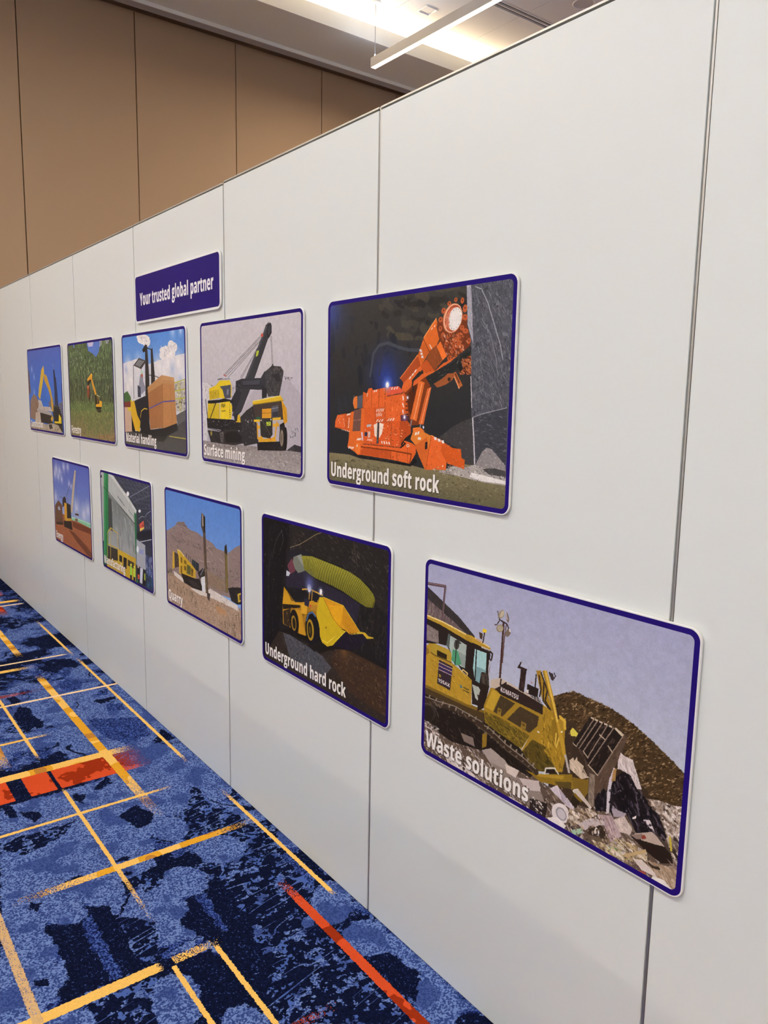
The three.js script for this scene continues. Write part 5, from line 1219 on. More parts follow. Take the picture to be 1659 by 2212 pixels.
ART.construction=[["f","#5568b2","#4a6cbc","#3f70c4","#3f74c8"],
["r","#a8b8e0",40,227,279],
["r","#94a8dc",40,336,385],
["r","#8aa0d8",50,308,601],
["l","#8a94c8",2,[15,170,121,148]],
["p","#6c5a4c",[-15,235,72,302,119,595,21,632,-22,514]],
["s",["#3a302a","#a08a78"],30,14,5,80,[-5,268,71,310,112,595,7,620]],
["l","#a8aecc",4,[1334,218,1367,301]],
["p","#343a54",[1332,302,1395,300,1423,391,1454,408,1502,659,1521,851,1328,811,1356,585]],
["s",["#272c44","#454c68"],60,30,2,85,[1336,316,1420,391,1496,659,1517,844,1343,803]],
["p","#6e6e7c",[1534,725,1729,696,1717,941,1537,888]],
["l","#33343f",3,[1540,751,1739,729]],
["l","#33343f",3,[1535,779,1734,759]],
["l","#33343f",3,[1529,807,1728,790]],
["l","#33343f",3,[1524,835,1722,821]],
["l","#33343f",3,[1519,864,1717,852]],
["l","#33343f",3,[1514,892,1711,883]],
["l","#33343f",3,[1509,920,1706,914]],
["p","#5a3440",[1693,481,1744,466,1723,685,1681,693]],
["p","#6a6672",[1051,722,1278,650,1319,781,1045,779]],
["p","#bdb2a8",[508,691,673,708,751,781,1109,782,1223,840,454,835]],
["s",["#8a8078","#e6ded6","#4a4440"],80,9,4,80,[513,695,751,781,1109,782,1209,836,486,830]],
["p","#8a6f5b",[72,709,273,616,432,656,540,750,459,839,280,980,32,955]],
["s",["#6a5242","#a88c76"],90,22,5,80,[72,709,273,616,432,656,540,750,282,972,33,947]],
["p","#352e2b",[386,857,1202,875,1234,1010,641,1000,390,992]],
["p","#aaa09a",[426,814,1183,852,1175,894,417,860]],
["p","#c2b29e",[344,870,575,860,613,1017,280,1028]],
["l","#8a7a68",4,[447,871,443,1015]],
["p","#36322f",[1194,761,1506,755,1661,877,1689,1096,1291,1008]],
["p","#b2a38c",[23,1029,672,999,850,1024,1151,994,1460,1005,1686,1111,697,1108,20,1124]],
["s",["#8a7c68","#d4c8b4","#5a4e42"],200,14,6,20,[23,1029,851,1016,1460,1005,1686,1111,697,1108,21,1119]],
["p","#3a3430",[1000,1018,1148,1005,1196,1057,1047,1078]],
["s",["#c8c0b8","#4a423c"],60,8,4,85,[33,980,676,975,661,1054,78,1084]],
["q",["#8a7c68","#d8ccb8","#5a4e42","#b8a890","#3a322c"],220,9,[25,1021,853,1008,1461,1002,1686,1111,696,1112,20,1124]],
["q",["#6a5242","#a88c76","#8a705c"],90,11,[72,709,273,616,432,656,540,750,282,972,33,947]],
["p","#d6b03a",[742,297,866,239,884,318,779,481,614,693,518,641,653,434]],
["l","#8a6c28",3,[767,356,681,481,550,639]],
["l","#e8e0d0",3,[659,434,556,560]],
["p","#c49838",[861,341,1005,375,1181,556,1265,722,1272,839,1187,833,1155,663,1054,550,869,427]],
["l","#6a4c20",3,[910,404,1089,549,1199,738]],
["p","#e0c02e",[1300,962,1496,960,1519,866,1620,907,1623,981,1309,988]],
["p","#c69a30",[1109,938,1200,886,1255,926,1182,978]],
["p","#2a2c2c",[1292,774,1396,750,1500,785,1470,949,1271,963]],
["l","#7a807c",3,[1305,781,1395,753,1485,793]]];
ART.forestry=[["f","#566446","#4c5640","#5d6a40","#8a7650"],
["p","#5c7cc4",[758,13,1270,10,1213,131,1101,192,980,148,832,116]],
["p","#5c7cc4",[199,0,320,-1,287,67,218,36]],
["p","#c4bcd8",[802,16,1041,14,990,70,839,70]],
["p","#c8c2dc",[1250,12,1341,10,1303,72,1239,88]],
["p","#c4bcd8",[1431,12,1607,11,1522,69,1444,59]],
["s",["#38442c","#607448","#7f9660","#2a3222","#4d5e3a","#92a674"],1500,20,7,84,[0,-2,781,8,832,116,980,148,1101,192,1213,131,1270,10,1674,9,1657,578,-6,577]],
["s",["#3a3a30","#2a2a24","#4a4c3a"],260,40,9,88,[5,408,1657,431,1650,701,24,718]],
["s",["#8f8270","#a89a86"],26,90,3,88,[322,330,1366,352,1364,672,345,680]],
["s",["#c8d0e0"],26,8,5,80,[17,55,613,80,563,281,38,268]],
["s",["#74894a","#8da058","#5f7440","#a0ac68"],500,18,4,80,[29,683,1654,670,1652,835,40,872]],
["s",["#84904e","#a08c5c","#6a5a38","#b49c70","#5c6c3c","#8a7048","#4a4028"],1100,16,4,60,[49,809,1659,780,1662,1121,29,1124]],
["s",["#a0704a","#b8855c","#8a5c3c"],150,16,5,10,[1113,1039,1667,1005,1662,1121,998,1121]],
["s",["#50703a","#6d8f4a"],200,22,4,80,[597,859,1499,839,1475,1025,570,1061]],
["q",["#3a4a2c","#5f7844","#86a060","#2a3421","#4a5e36","#98ae74","#6c7a50"],1300,9,[0,-2,770,7,833,110,981,142,1102,185,1214,125,1270,10,1674,9,1663,456,1,436]],
["q",["#3a3a30","#2c2e26","#4c5240","#5c6a48","#24261f"],420,9,[5,408,1657,431,1649,713,22,732]],
["s",["#93866f","#b0a28a","#7a6e5a"],34,100,2.5,89,[210,272,1568,307,1521,671,225,681]],
["q",["#8da058","#6c8044","#a8b070","#566a3a"],420,7,[27,697,1653,682,1650,847,38,886]],
["q",["#a08c5c","#6a5a38","#b8a278","#5c6c3c","#8a7048","#4a4028","#7f8a4c"],700,7,[44,844,1655,811,1662,1121,29,1124]],
["p","#d6962a",[750,429,907,367,949,376,935,421,1073,591,1025,607,969,545,888,427,768,462]],
["l","#e8bc50",3,[768,425,917,375]],
["p","#2c2620",[765,452,877,430,907,447,802,499,749,485]],
["p","#8a4630",[736,498,795,492,820,565,787,647,732,631]],
["p","#c86a3c",[800,518,797,527,790,534,781,539,770,541,760,539,752,534,748,527,747,518,750,509,757,502,766,497,776,496,786,498,794,502,799,510]],
["p","#3a3024",[1008,604,1092,604,1159,693,1115,716,1013,722]],
["l","#e0c890",3,[1067,604,1179,620]],
["l","#d0a040",4,[1091,610,1100,700]],
["l","#d0a040",3,[1149,616,1161,680]],
["p","#dea227",[1032,710,1158,700,1175,664,1247,673,1250,732,1049,737]],
["p","#282522",[1234,775,1227,782,1207,789,1179,793,1145,796,1112,795,1085,791,1066,785,1061,778,1068,770,1088,764,1117,759,1151,757,1183,758,1211,762,1228,768]],
["l","#6a5a40",4,[1074,784,1129,761,1221,769]],
["p","#2c281f",[1018,736,1235,734,1211,763,1046,765]]];
ART.energy=[["f","#5562b0","#6a7cc0","#9aaad2","#b4bcd4"],
["r","#d0d3e4",70,183,145],
["r","#d0d3e4",60,343,159],
["r","#d0d3e4",60,107,214],
["r","#d0d3e4",60,541,90],
["r","#d0d3e4",50,726,76],
["r","#d0d3e4",50,268,236],
["r","#d0d3e4",45,425,258],
["r","#d0d3e4",40,758,288],
["r","#d0d3e4",30,845,305],
["r","#d0d3e4",90,1341,599],
["r","#d0d3e4",90,1043,553],
["r","#d0d3e4",80,1509,529],
["r","#d0d3e4",60,97,523],
["q",["#dcdee8","#c4c8de","#b4bad8"],26,7,[20,122,544,72,498,181,68,254]],
["p","#9b5d3d",[35,729,457,712,820,717,1107,712,1614,723,1641,1124,13,1124]],
["s",["#7c4628","#b87a52","#8c5232","#c08a64"],420,16,3,35,[35,729,820,717,1614,723,1641,1124,13,1124]],
["p","#6c3f2b",[648,886,913,890,1296,957,1626,1040,1619,1096,1439,1088,1014,993]],
["s",["#55301e","#845038"],90,14,3,10,[648,886,913,890,1626,1040,1439,1088]],
["p","#6f3c2a",[815,751,1103,746,1607,740,1609,804,1093,822,864,821]],
["q",["#7c4628","#b87a52","#8c5232","#a4663e"],300,8,[34,739,818,725,1613,731,1641,1124,13,1124]],
["p","#8ac6a0",[807,697,1111,682,1615,671,1608,734,1105,725,802,740]],
["l","#c4e6d0",4,[821,704,1110,691,1614,683]],
["p","#7a5c48",[967,697,1082,690,1063,726,963,731]],
["p","#6a4c3a",[40,647,224,552,385,597,407,851,44,855]],
["p","#a8b0cc",[185,648,262,630,304,678,189,688]],
["s",["#4a3428","#8a6850"],60,16,4,70,[40,647,224,554,385,597,392,844,51,854]],
["p","#3a3230",[420,523,505,469,580,487,602,554,405,630]],
["l","#3a3434",3,[296,501,454,501]],
["l","#3a3030",4,[649,471,679,545]],
["l","#4a4a5c",3,[1016,105,582,474]],
["l","#4a4a5c",2,[1000,113,613,466]],
["p","#c6b698",[1024,86,1080,97,854,636,768,659,934,245]],
["l","#8a7858",2,[1029,111,805,650]],
["s",["#9a8a6c","#e0d4bc"],40,10,2,80,[1022,103,1072,107,855,627,785,644]],
["l","#3f4058",3,[1064,108,1059,384,1058,610]],
["p","#4a3830",[961,635,1124,620,1121,648,973,656]],
["l","#4a3830",4,[1043,595,1056,627]],
["p","#d09a30",[503,555,608,554,599,754,483,752]],
["p","#2d2a2a",[603,544,789,550,795,724,605,758]],
["p","#c89a3a",[456,765,790,721,791,755,569,793]],
["p","#2b2522",[438,802,791,755,829,869,450,875]],
["s",["#4a4038","#15110f"],40,8,4,0,[438,802,791,755,824,865,450,875]],
["p","#3a3028",[49,864,410,824,405,860,78,896]]];
ART.manufacturing=[["f","#3a3e4a","#343844","#3c4048"],
["l","#6c7284",2,[487,22,1119,306]],
["l","#6c7284",2,[617,22,1187,277]],
["l","#6c7284",2,[744,21,1254,248]],
["l","#6c7284",2,[867,21,1320,220]],
["l","#6c7284",2,[987,21,1385,192]],
["l","#6c7284",2,[1105,20,1449,165]],
["l","#6c7284",2,[1220,20,1512,138]],
["l","#6c7284",2,[1332,20,1574,111]],
["l","#6c7284",2,[1442,19,1610,85]],
["l","#565c6c",2,[553,23,1566,21]],
["l","#565c6c",2,[655,71,1563,60]],
["l","#565c6c",2,[755,118,1560,100]],
["l","#565c6c",2,[854,164,1558,139]],
["l","#565c6c",2,[950,209,1555,179]],
["l","#565c6c",2,[1046,253,1552,218]],
["l","#565c6c",2,[1139,297,1549,258]],
["l","#7a8090",5,[950,209,1566,21]],
["l","#555a68",6,[1066,244,1559,119]],
["s",["#50566a","#2a2e3a","#7a8092"],110,20,3,60,[465,31,1567,8,1581,300,1136,331]],
["p","#b5b9b6",[-3,6,243,7,465,31,671,119,910,206,1147,323,1095,468,262,243,106,185,-11,166]],
["p","#cdd0cc",[286,26,465,31,1147,323,1135,345,438,70]],
["s",["#e8eae6","#8a8f8c","#dcdeda"],70,16,6,45,[243,7,465,24,1138,311,1097,336,375,40]],
["s",["#a4a9a6","#c4c8c4"],40,40,10,86,[284,48,459,83,1095,364,1087,456,263,235]],
["p","#a5aaa6",[-11,166,125,183,62,809,-16,814]],
["g","#6e7371","#aeb2b2",[257,243,1095,468,1089,890,547,924,178,991]],
["s",["#8a8f8d","#a4a8a6","#777c7a"],60,60,14,88,[346,300,1066,473,1082,856,551,879]],
["p","#454947",[253,281,373,304,380,653,221,646]],
["l","#55595a",3,[520,338,505,590]],
["p","#2f7a4a",[139,5,292,16,189,1058,30,1080]],
["p","#3f925c",[139,5,197,8,86,1069,30,1080]],
["p","#2f6c48",[1076,353,1145,361,1120,796,1082,785]],
["l","#3a3f3c",5,[118,183,1095,472]],
["t","KOMATSU","#2f3350",9,576,252,787,327],
["t","KOMATSU","#4a4e62",6,901,355,1071,409],
["p","#33363a",[72,71,69,78,63,84,53,88,42,91,31,90,22,88,16,83,15,77,18,70,25,64,34,59,46,57,57,57,65,60,71,65]],
["p","#c3a032",[546,824,1083,834,1062,1080,130,1100,164,1008]],
["p","#2a2826",[569,881,663,881,656,952,561,953]],
["p","#2a2826",[702,881,811,880,789,1001,690,1003]],
["p","#4a4230",[837,886,1030,887,1024,952,831,953]],
["p","#3a3630",[183,843,523,831,521,959,166,993]],
["l","#8f8a80",2,[569,809,1075,815]],
["l","#c9a93c",6,[311,622,269,1005]],
["l","#c9a93c",6,[200,688,163,1024]],
["l","#c9a93c",6,[200,688,311,622,542,651,527,942]],
["l","#c9a93c",6,[185,824,535,822]],
["s",["#2a2826","#d8b83c"],40,14,6,90,[137,1045,540,993,530,1092,167,1093]],
["p","#a9adb4",[1121,624,1366,647,1364,904,1098,895]],
["p","#e2e6f0",[1181,719,1177,733,1168,746,1156,756,1142,761,1129,760,1118,755,1111,744,1110,731,1114,717,1122,704,1135,695,1148,690,1162,690,1172,696,1179,706]],
["s",["#5a68c8","#8a94d8"],50,10,4,88,[1192,703,1315,703,1310,759,1187,760]],
["l","#7a7e88",2,[1118,779,1107,908]],
["l","#7a7e88",2,[1180,775,1169,907]],
["l","#7a7e88",2,[1241,771,1231,905]],
["l","#7a7e88",2,[1302,767,1291,904]],
["p","#2e3a52",[1364,742,1576,738,1575,1086,1361,1074]],
["s",["#8c92c4","#4a7ab0","#c8cce0","#5a5a90","#3a3048"],160,24,6,88,[1364,742,1576,738,1579,953,1367,941]],
["s",["#3f6f9a","#2a4a6a","#2a2a30"],80,20,8,88,[1371,940,1570,955,1572,1077,1365,1066]],
["p","#20232c",[1137,552,1579,452,1581,551,1359,614,1132,609]],
["l","#c8ccd8",4,[1226,635,1563,557]],
["l","#9aa0b4",3,[1207,404,1286,366,1379,360]],
["l","#9aa0b4",3,[1398,351,1437,319,1547,278]],
["p","#c9523c",[1212,458,1339,400,1355,478,1238,530]],
["p","#d8c060",[1228,497,1343,467,1351,482,1235,524]],
["s",["#4a2a2a","#e08a7a"],26,10,4,60,[1212,458,1339,400,1355,478]],
["s",["#6a7084","#23262e","#9aa0b0"],70,14,4,80,[1360,363,1563,302,1570,453,1370,476]],
["p","#f0f4ff",[1271,313,1268,319,1260,326,1249,331,1235,334,1222,334,1211,332,1204,327,1202,321,1205,315,1213,308,1225,303,1238,301,1251,300,1262,302,1269,307]],
["p","#f4f4f8",[943,175,940,185,930,194,916,201,900,205,885,204,872,200,864,193,862,184,866,174,876,164,889,157,905,154,921,154,933,158,941,165]],
["p","#98da48",[903,946,960,944,952,1038,895,1040]],
["p","#d8d04a",[958,923,956,929,950,935,942,939,932,942,923,943,915,941,910,937,909,932,911,926,917,920,925,916,935,913,944,912,952,914,957,918]],
["p","#24222a",[895,1040,952,1038,938,1106,893,1104]],
["p","#b4d648",[1004,949,1060,946,1052,1039,996,1042]],
["p","#d8d04a",[1058,926,1056,931,1050,937,1042,942,1032,945,1023,945,1016,944,1011,940,1009,935,1012,929,1017,923,1026,919,1035,916,1044,915,1052,917,1057,920]],
["p","#24222a",[996,1042,1052,1039,1038,1107,994,1105]],
["p","#24222a",[1115,920,1193,920,1169,1093,1107,1092]],
["p","#dc5c30",[1131,988,1178,986,1174,1036,1127,1038]],
["p","#c8a898",[1173,902,1171,909,1165,915,1157,920,1148,922,1139,923,1132,921,1127,917,1126,911,1128,905,1134,899,1142,894,1151,891,1160,890,1167,892,1172,897]],
["p","#c8ccd8",[1208,903,1284,903,1252,1066,1185,1065]],
["p","#1f2028",[1295,907,1355,902,1349,1077,1267,1073]],
["p","#b0c040",[1318,944,1348,942,1343,1015,1313,1015]],
["s",["#3fae6a","#2a2a30"],20,20,6,88,[1076,1034,1126,1032,1121,1089,1071,1093]]];
ART.quarry=[["f","#5a86cc","#6a94d6","#86aade","#90b0e0"],
["p","#8e7a73",[1,424,106,385,240,337,259,316,296,293,448,272,499,309,580,327,721,327,813,345,1022,370,1107,406,1223,404,1319,407,1384,376,1466,333,1566,300,1565,760,-37,858]],
["s",["#6c5b58","#a8958b","#7c6a64","#5c4c4a","#b4a298"],700,18,2.2,22,[1,424,106,385,240,337,259,316,296,293,448,272,499,309,580,327,721,327,813,345,1022,370,1107,406,1223,404,1319,407,1384,376,1466,333,1566,300,1566,723,-34,820]],
["p","#7d6a64",[255,323,296,295,448,273,487,307,411,311]],
["s",["#57494a","#6a5a58"],70,30,2.5,12,[247,314,497,292,657,342,351,437,64,454]],
["s",["#4f4242","#5e504e"],70,34,3,20,[138,442,1078,410,1018,458,170,494]],
["l","#c0aea0",2,[708,560,833,567,985,538]],
["l","#c8b8a8",2,[900,440,961,410]],
["l","#c8b8a8",2,[1176,481,1231,502]],
["s",["#5a4e40","#6a6048"],240,6,4,20,[938,596,1563,506,1559,725,1265,754,946,759]],
["p","#8a745f",[937,629,1268,652,1251,744,931,755]],
["s",["#6a5844","#a08a70"],90,8,3,30,[937,629,1268,652,1251,744,931,755]],
["p","#aa8e76",[-2,784,410,824,757,833,1122,786,1400,799,1564,834,1559,1123,-12,1122]],
["s",["#8a6e58","#cab29c","#6a5646","#d8c8b8","#9a7c62","#b89c82"],1000,8,3.2,15,[-2,784,410,824,757,833,1122,786,1400,799,1564,834,1559,1123,-12,1122]],
["s",["#7a6a56","#5c5040","#94846c"],160,16,5,80,[30,844,657,890,748,1007,307,1040,17,995]],
["s",["#6a5840","#8a7658"],110,20,6,82,[1113,1051,1557,842,1553,1093,1324,1112]],
["s",["#4a3c34","#6a5648"],130,5,3,20,[657,890,1531,880,1528,1069,480,1057]],
["p","#b58a62",[1060,892,1261,896,1287,941,1116,957]],
["q",["#8a6e58","#c8b09a","#6a5646","#d4c2b0","#9a7c62","#5a483a"],900,6,[-2,784,410,824,757,833,1122,786,1400,799,1564,834,1559,1123,-12,1122]],
["q",["#7a6862","#a08c82","#665652","#8a7870"],500,9,[1,424,106,385,240,337,259,316,296,293,448,272,499,309,580,327,721,327,813,345,1022,370,1107,406,1223,404,1319,407,1384,376,1466,333,1566,300,1566,723,-34,820]],
["p","#ddd4cc",[544,859,757,826,898,822,975,772,1264,792,1480,805,1512,853,1262,844,972,852,755,875]],
["s",["#f4eeea","#a89888","#c8bcb0"],180,9,4,30,[544,859,975,772,1480,805,1512,853,972,852]],
["p","#dcdde0",[795,710,897,663,890,824,773,830]],
["p","#dcd4cc",[175,772,326,785,428,813,392,835,199,810]],
["s",["#3c382c","#5a5440"],50,10,5,70,[8,775,150,748,181,814,30,852]],
["p","#cca42e",[168,588,203,577,201,738,149,759]],
["p","#453a2e",[206,587,339,599,336,698,209,736]],
["s",["#8a3c28","#2a221c","#a89070"],40,9,3,80,[209,593,339,606,333,691,215,728]],
["p","#c49d2c",[269,551,342,556,678,661,678,744,327,767,322,644]],
["l","#ecdca0",4,[276,550,351,558,435,589]],
["p","#d4b040",[269,551,324,566,345,763,313,766,303,612]],
["p","#7a5c20",[428,618,478,628,476,661,425,654]],
["p","#7a5c20",[424,674,475,678,472,717,421,715]],
["p","#7a5c20",[353,603,387,611,383,661,349,656]],
["p","#7a5c20",[347,689,381,689,377,753,342,757]],
["p","#7a5c20",[582,664,631,672,620,739,577,741]],
["p","#5a5a30",[493,650,573,659,568,736,481,736]],
["s",["#3a2820"],10,8,4,0,[585,678,627,676,617,733,584,736]],
["p","#2b3136",[602,584,750,599,746,677,678,668,599,634]],
["l","#6a7a80",2,[634,593,631,635]],
["l","#6a7a80",2,[682,598,679,653]],
["l","#2c2a2a",5,[488,552,477,588]],
["l","#4a4446",6,[537,563,530,599]],
["l","#4a4446",6,[575,570,567,613]],
["l","#2c2826",4,[285,510,290,551]],
["p","#28231f",[354,758,673,749,762,731,806,789,807,832,627,844,418,833]],
["p","#383230",[497,792,664,771,774,809,628,834]],
["p","#2a2624",[717,686,830,623,892,605,897,676,762,724]],
["l","#8a8488",5,[780,693,878,594]],
["l","#3a3430",6,[736,777,762,724,843,667]],
["p","#57473a",[821,143,871,155,896,280,915,600,936,821,882,833,859,578,846,313,808,260]],
["p","#c0b8a8",[838,160,853,161,856,253,839,256]],
["p","#2c2620",[861,163,895,165,894,306,855,312]],
["l","#d8a02a",3,[839,141,841,159]],
["l","#8a6c40",3,[868,485,898,822]],
["s",["#2a221c","#8a7a60","#c8b898"],60,8,2,85,[863,577,923,599,936,814,882,826]],
["p","#4a3e36",[905,821,973,819,955,890,910,873]],
["p","#695a36",[1260,363,1296,336,1313,406,1318,736,1272,747,1265,502,1256,395]],
["p","#2f2a22",[1260,363,1296,336,1299,421,1264,415]],
["l","#a8924a",3,[1295,434,1296,734]],
["l","#c8c0b0",2,[1316,406,1320,553]],
["p","#292523",[1315,698,1403,673,1561,645,1558,780,1480,799,1373,792]],
["s",["#4a4440","#141110"],40,12,4,60,[1321,703,1548,654,1480,792,1374,786]],
["p","#c8a83a",[1484,712,1563,680,1561,750,1494,780]],
["p","#4a3a20",[1514,716,1540,706,1540,748,1517,756]]];
const PX = 2.0;                                                     // print dots per millimetre
function picture(name, w, h, caption, captionWidth, px = PX) {      // w, h in metres; strokes are listed in half millimetres
  const W = Math.round(w * 1000 * px), H = Math.round(h * 1000 * px), c = document.createElement('canvas'); c.width = W; c.height = H;
  const g = c.getContext('2d'), rand = rng(name.length * 7919 + name.charCodeAt(0) * 131), s = px / 2, seedOf = (p) => p;
  g.lineJoin = g.lineCap = 'round';
  const path = (p, close) => { g.beginPath(); for (let i = 0; i < p.length; i += 2) g.lineTo(p[i] * s, p[i + 1] * s); if (close) g.closePath(); };
  for (const o of ART[name]) {
    const k = o[0];
    if (k === 'f') { const gr = g.createLinearGradient(0, 0, 0, H); for (let i = 1; i < o.length; i++) gr.addColorStop((i - 1) / Math.max(1, o.length - 2), o[i]); g.fillStyle = gr; g.fillRect(0, 0, W, H); }
    else if (k === 'p') { g.fillStyle = o[1]; path(o[2], true); g.fill(); }
    else if (k === 'l') { g.strokeStyle = o[1]; g.lineWidth = o[2] * px; path(o[3]); g.stroke(); }
    else if (k === 'g') { let a = 1e9, b = -1e9; for (let i = 1; i < o[3].length; i += 2) { a = Math.min(a, o[3][i]); b = Math.max(b, o[3][i]); } const gr = g.createLinearGradient(0, a * s, 0, b * s); gr.addColorStop(0, o[1]); gr.addColorStop(1, o[2]); g.fillStyle = gr; path(o[3], true); g.fill(); }
    else if (k === 'r') { const x = o[3] * s, y = o[4] * s, r = o[2] * px, gr = g.createRadialGradient(x, y, 0, x, y, r); gr.addColorStop(0, o[1]); gr.addColorStop(0.25, o[1] + 'a0'); gr.addColorStop(0.55, o[1] + '40'); gr.addColorStop(1, o[1] + '00'); g.fillStyle = gr; g.fillRect(x - r, y - r, 2 * r, 2 * r); }
    else if (k === 's') {
      const p = o[6]; let x0 = 1e9, x1 = -1e9, y0 = 1e9, y1 = -1e9;
      for (let i = 0; i < p.length; i += 2) { x0 = Math.min(x0, p[i]); x1 = Math.max(x1, p[i]); y0 = Math.min(y0, p[i + 1]); y1 = Math.max(y1, p[i + 1]); }
      g.save(); path(p, true); g.clip();
      for (let i = 0; i < o[2]; i++) {
        const x = (x0 + (x1 - x0) * rand()) * s, y = (y0 + (y1 - y0) * rand()) * s, a = (o[5] + (rand() - 0.5) * 50) * Math.PI / 180, L = o[3] * px * (0.35 + 0.9 * rand()) / 2, wd = o[4] * px * (0.4 + 0.9 * rand());
        g.globalAlpha = 0.35 + 0.55 * rand(); g.strokeStyle = o[1][Math.floor(rand() * o[1].length)]; g.lineWidth = wd;
        g.beginPath(); g.moveTo(x - Math.cos(a) * L, y - Math.sin(a) * L); g.quadraticCurveTo(x + Math.sin(a) * L * (rand() - 0.5), y - Math.cos(a) * L * (rand() - 0.5), x + Math.cos(a) * L, y + Math.sin(a) * L); g.stroke();
      }
      g.restore(); g.globalAlpha = 1;
    } else if (k === 'q') {                                          // scattered irregular bits
      const p = o[4]; let x0 = 1e9, x1 = -1e9, y0 = 1e9, y1 = -1e9;
      for (let i = 0; i < p.length; i += 2) { x0 = Math.min(x0, p[i]); x1 = Math.max(x1, p[i]); y0 = Math.min(y0, p[i + 1]); y1 = Math.max(y1, p[i + 1]); }
      g.save(); path(p, true); g.clip();
      for (let i = 0; i < o[2]; i++) {
        const x = (x0 + (x1 - x0) * rand()) * s, y = (y0 + (y1 - y0) * rand()) * s, r = o[3] * px * (0.2 + 0.8 * rand() * rand()), turn = rand() * 6.28, flat = 0.4 + 0.6 * rand(), n = 4 + Math.floor(rand() * 3);
        g.globalAlpha = 0.45 + 0.5 * rand(); g.fillStyle = o[1][Math.floor(rand() * o[1].length)]; g.beginPath();
        for (let j = 0; j < n; j++) { const a = j / n * 6.28 + rand() * 0.7, q = r * (0.6 + 0.5 * rand()), u = Math.cos(a) * q, v = Math.sin(a) * q * flat; g.lineTo(x + u * Math.cos(turn) - v * Math.sin(turn), y + u * Math.sin(turn) + v * Math.cos(turn)); }
        g.fill();
      }
      g.restore(); g.globalAlpha = 1;
    } else if (k === 't') letter(g, o[1], o[2], o[3] * px, o[4] * s, o[5] * s, o[6] * s, o[7] * s);
  }
  { // the photograph's own unevenness: edges a little irregular, tones a little mottled
    const im = g.getImageData(0, 0, W, H), src = im.data, d = new Uint8ClampedArray(src.length), f = 1 / px;
    for (let y = 0, i = 0; y < H; y++) for (let x = 0; x < W; x++, i += 4) {
      const u = x * f, v = y * f, n = noise(u * 0.45, v * 0.45, 71) - 0.5, m = noise(u * 0.45, v * 0.45, 72) - 0.5;
      const sx = Math.min(W - 1, Math.max(0, Math.round(x + n * 1.3 * px))), sy = Math.min(H - 1, Math.max(0, Math.round(y + m * 1.3 * px))), q = (sy * W + sx) * 4;
      const t = 1 + (noise(u * 0.09, v * 0.09, 73) - 0.5) * 0.05 + (noise(u * 0.3, v * 0.3, 74) - 0.5) * 0.04 + (noise(u * 0.9, v * 0.9, 75) - 0.5) * 0.07, e = (hash(x, y, 77) - 0.5) * 8;
      d[i] = src[q] * t + e; d[i + 1] = src[q + 1] * t + e; d[i + 2] = src[q + 2] * t + e; d[i + 3] = 255;
    }
    im.data.set(d); g.putImageData(im, 0, 0);
  }
  if (caption) {
    g.save(); g.shadowColor = 'rgba(10,8,6,0.85)'; g.shadowBlur = 5 * px; g.shadowOffsetX = 1.6 * px; g.shadowOffsetY = 1.6 * px;
    letter(g, caption, '#f4efea', 44 * px, 20 * px, H - 26 * px, (20 + captionWidth) * px, H - 26 * px); g.restore();
  }
  const t = new THREE.CanvasTexture(c); t.colorSpace = THREE.SRGBColorSpace; t.anisotropy = 8; return t;
}
function letter(g, text, color, cap, x0, y0, x1, y1) {             // words set between two points on a baseline
  g.save(); g.translate(x0, y0); g.rotate(Math.atan2(y1 - y0, x1 - x0)); g.font = 'bold 100px sans-serif';
  const wide = g.measureText(text).width; g.scale(Math.hypot(x1 - x0, y1 - y0) / wide, cap / 71.4); g.fillStyle = g.strokeStyle = color; g.lineWidth = 2.2; g.lineJoin = 'round'; g.textBaseline = 'alphabetic'; g.fillText(text, 0, 0); if (cap > 30) { g.shadowColor = 'transparent'; g.strokeText(text, 0, 0); } g.restore();
}
function roundRect(w, h, r, hole) {
  const s = hole ? new THREE.Path() : new THREE.Shape(), a = -w / 2, b = w / 2, c = -h / 2, d = h / 2;
  s.moveTo(a + r, c); s.lineTo(b - r, c); s.absarc(b - r, c + r, r, -Math.PI / 2, 0); s.lineTo(b, d - r); s.absarc(b - r, d - r, r, 0, Math.PI / 2); s.lineTo(a + r, d); s.absarc(a + r, d - r, r, Math.PI / 2, Math.PI); s.lineTo(a, c + r); s.absarc(a + r, c + r, r, Math.PI, Math.PI * 1.5);
  return s;
}
function face(shape, w, h) {                                        // a flat print, uv over w by h
  const g = new THREE.ShapeGeometry(shape, 10), p = g.attributes.position, uv = g.attributes.uv;
  for (let i = 0; i < p.count; i++) uv.setXY(i, p.getX(i) / w + 0.5, p.getY(i) / h + 0.5);
  return g;
}
const STAND = 0.0025, THICK = 0.006;                                // pads behind the board, and the board
function board(name, zl, zr, yt, yb, margin, label, category, grp) {
  const w = zr - zl, h = yt - yb, g = tag(group(name, [0, (yt + yb) / 2, (zl + zr) / 2]), label, category, grp);
  g.rotation.y = -Math.PI / 2;                                      // local +z looks out from the wall, local +x runs along it
  const body = new THREE.ExtrudeGeometry(roundRect(w + margin * 2, h + margin * 2, 0.024 + margin), { depth: THICK - 0.0008, bevelEnabled: true, bevelThickness: 0.0004, bevelSize: 0.0004, bevelOffset: -0.0004, bevelSegments: 1, curveSegments: 10 });
  body.translate(0, 0, STAND + 0.0004); mesh('board', body, boardWhite, g);
  for (const [sx, sy] of [[-1, -1], [1, -1], [-1, 1], [1, 1]]) { const d = new THREE.BoxGeometry(0.06, 0.04, STAND); d.translate(sx * (w / 2 - 0.08), sy * (h / 2 - 0.07), STAND / 2); mesh('mounting_pad', d, boardWhite, g); }
  return { g, w, h };
}
const printMaterial = (map) => new THREE.MeshPhysicalMaterial({ map, roughness: 0.5, specularIntensity: 0.25 });
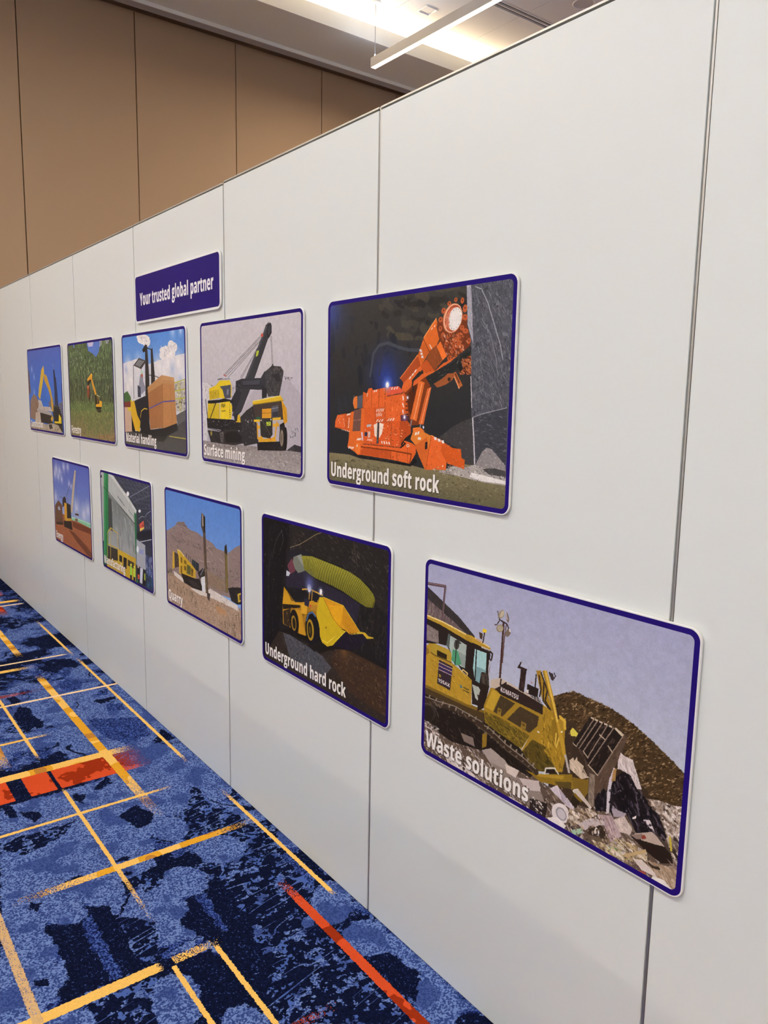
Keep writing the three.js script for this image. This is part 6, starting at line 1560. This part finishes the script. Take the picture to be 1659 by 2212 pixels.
const POSTERS = [
  ['softrock', -2.096, -1.295, 1.941, 1.374, 'Underground soft rock', 526, 'poster of an orange tunnelling machine cutting rock, captioned Underground soft rock'],
  ['waste', -1.596, -0.777, 1.215, 0.652, 'Waste solutions', 388, 'poster of a yellow bulldozer on a rubbish heap, captioned Waste solutions'],
  ['surface', -3.058, -2.247, 1.937, 1.375, 'Surface mining', 370, 'poster of a rope shovel loading a yellow dump truck, captioned Surface mining'],
  ['hardrock', -2.538, -1.751, 1.219, 0.660, 'Underground hard rock', 540, 'dark poster of a yellow underground loader in a tunnel, captioned Underground hard rock'],
  ['material', -4.011, -3.208, 1.938, 1.379, 'Material handling', 420, 'poster of a forklift carrying a large carton, captioned Material handling'],
  ['construction', -5.995, -5.132, 1.942, 1.379, 'Construction', 330, 'poster of a yellow excavator against blue sky and tower, captioned Construction'],
  ['forestry', -4.986, -4.151, 1.939, 1.379, 'Forestry', 200, 'poster of a forest harvester before tall green trees, captioned Forestry'],
  ['energy', -5.449, -4.639, 1.221, 0.660, 'Energy', 170, 'poster of a pipelayer crane on red earth, captioned Energy'],
  ['manufacturing', -4.440, -3.656, 1.222, 0.667, 'Manufacturing', 354, 'poster of a factory press with workers, captioned Manufacturing'],
  ['quarry', -3.485, -2.702, 1.222, 0.667, 'Quarry', 168, 'poster of a drill rig below a rocky mountain, captioned Quarry'],
];
for (const [art, zl, zr, yt, yb, caption, width, label] of POSTERS) {
  const { g, w, h } = board('poster', zl, zr, yt, yb, 0.003, label, 'poster', 'posters on the white display wall'), f = STAND + THICK, bw = 0.012;
  const ring = roundRect(w, h, 0.024); ring.holes.push(roundRect(w - 2 * bw, h - 2 * bw, 0.013, true));
  const border = face(ring, w, h); border.translate(0, 0, f + 0.0002); mesh('blue_border', border, borderBlue, g);
  const pw = w - 2 * bw, ph = h - 2 * bw, pic = face(roundRect(pw, ph, 0.013), w, h); pic.translate(0, 0, f + 0.0002);
  mesh('printed_picture', pic, printMaterial(picture(art, w, h, caption, width, zr > -2.6 ? 2.3 : zr > -3.5 ? 1.8 : 1.4)), g);
}
{
  const { g, w, h } = board('title_sign', -3.792, -2.870, 2.198, 1.992, 0.010, 'wide dark blue sign reading Your trusted global partner', 'sign');
  const c = document.createElement('canvas'); c.width = 1846; c.height = 412; const x = c.getContext('2d');
  x.fillStyle = '#ffffff'; x.fillRect(0, 0, 1846, 412); x.fillStyle = 'rgb(34,18,102)'; x.fillRect(0, 0, 1846, 412);
  letter(x, 'Your trusted global partner', '#f6f3f2', 112, 112, 270, 1738, 270);
  const t = new THREE.CanvasTexture(c); t.colorSpace = THREE.SRGBColorSpace;
  const p = face(roundRect(w, h, 0.018), w, h); p.translate(0, 0, STAND + THICK + 0.0002); mesh('printed_face', p, printMaterial(t), g);
}

renderer.render(scene, camera);
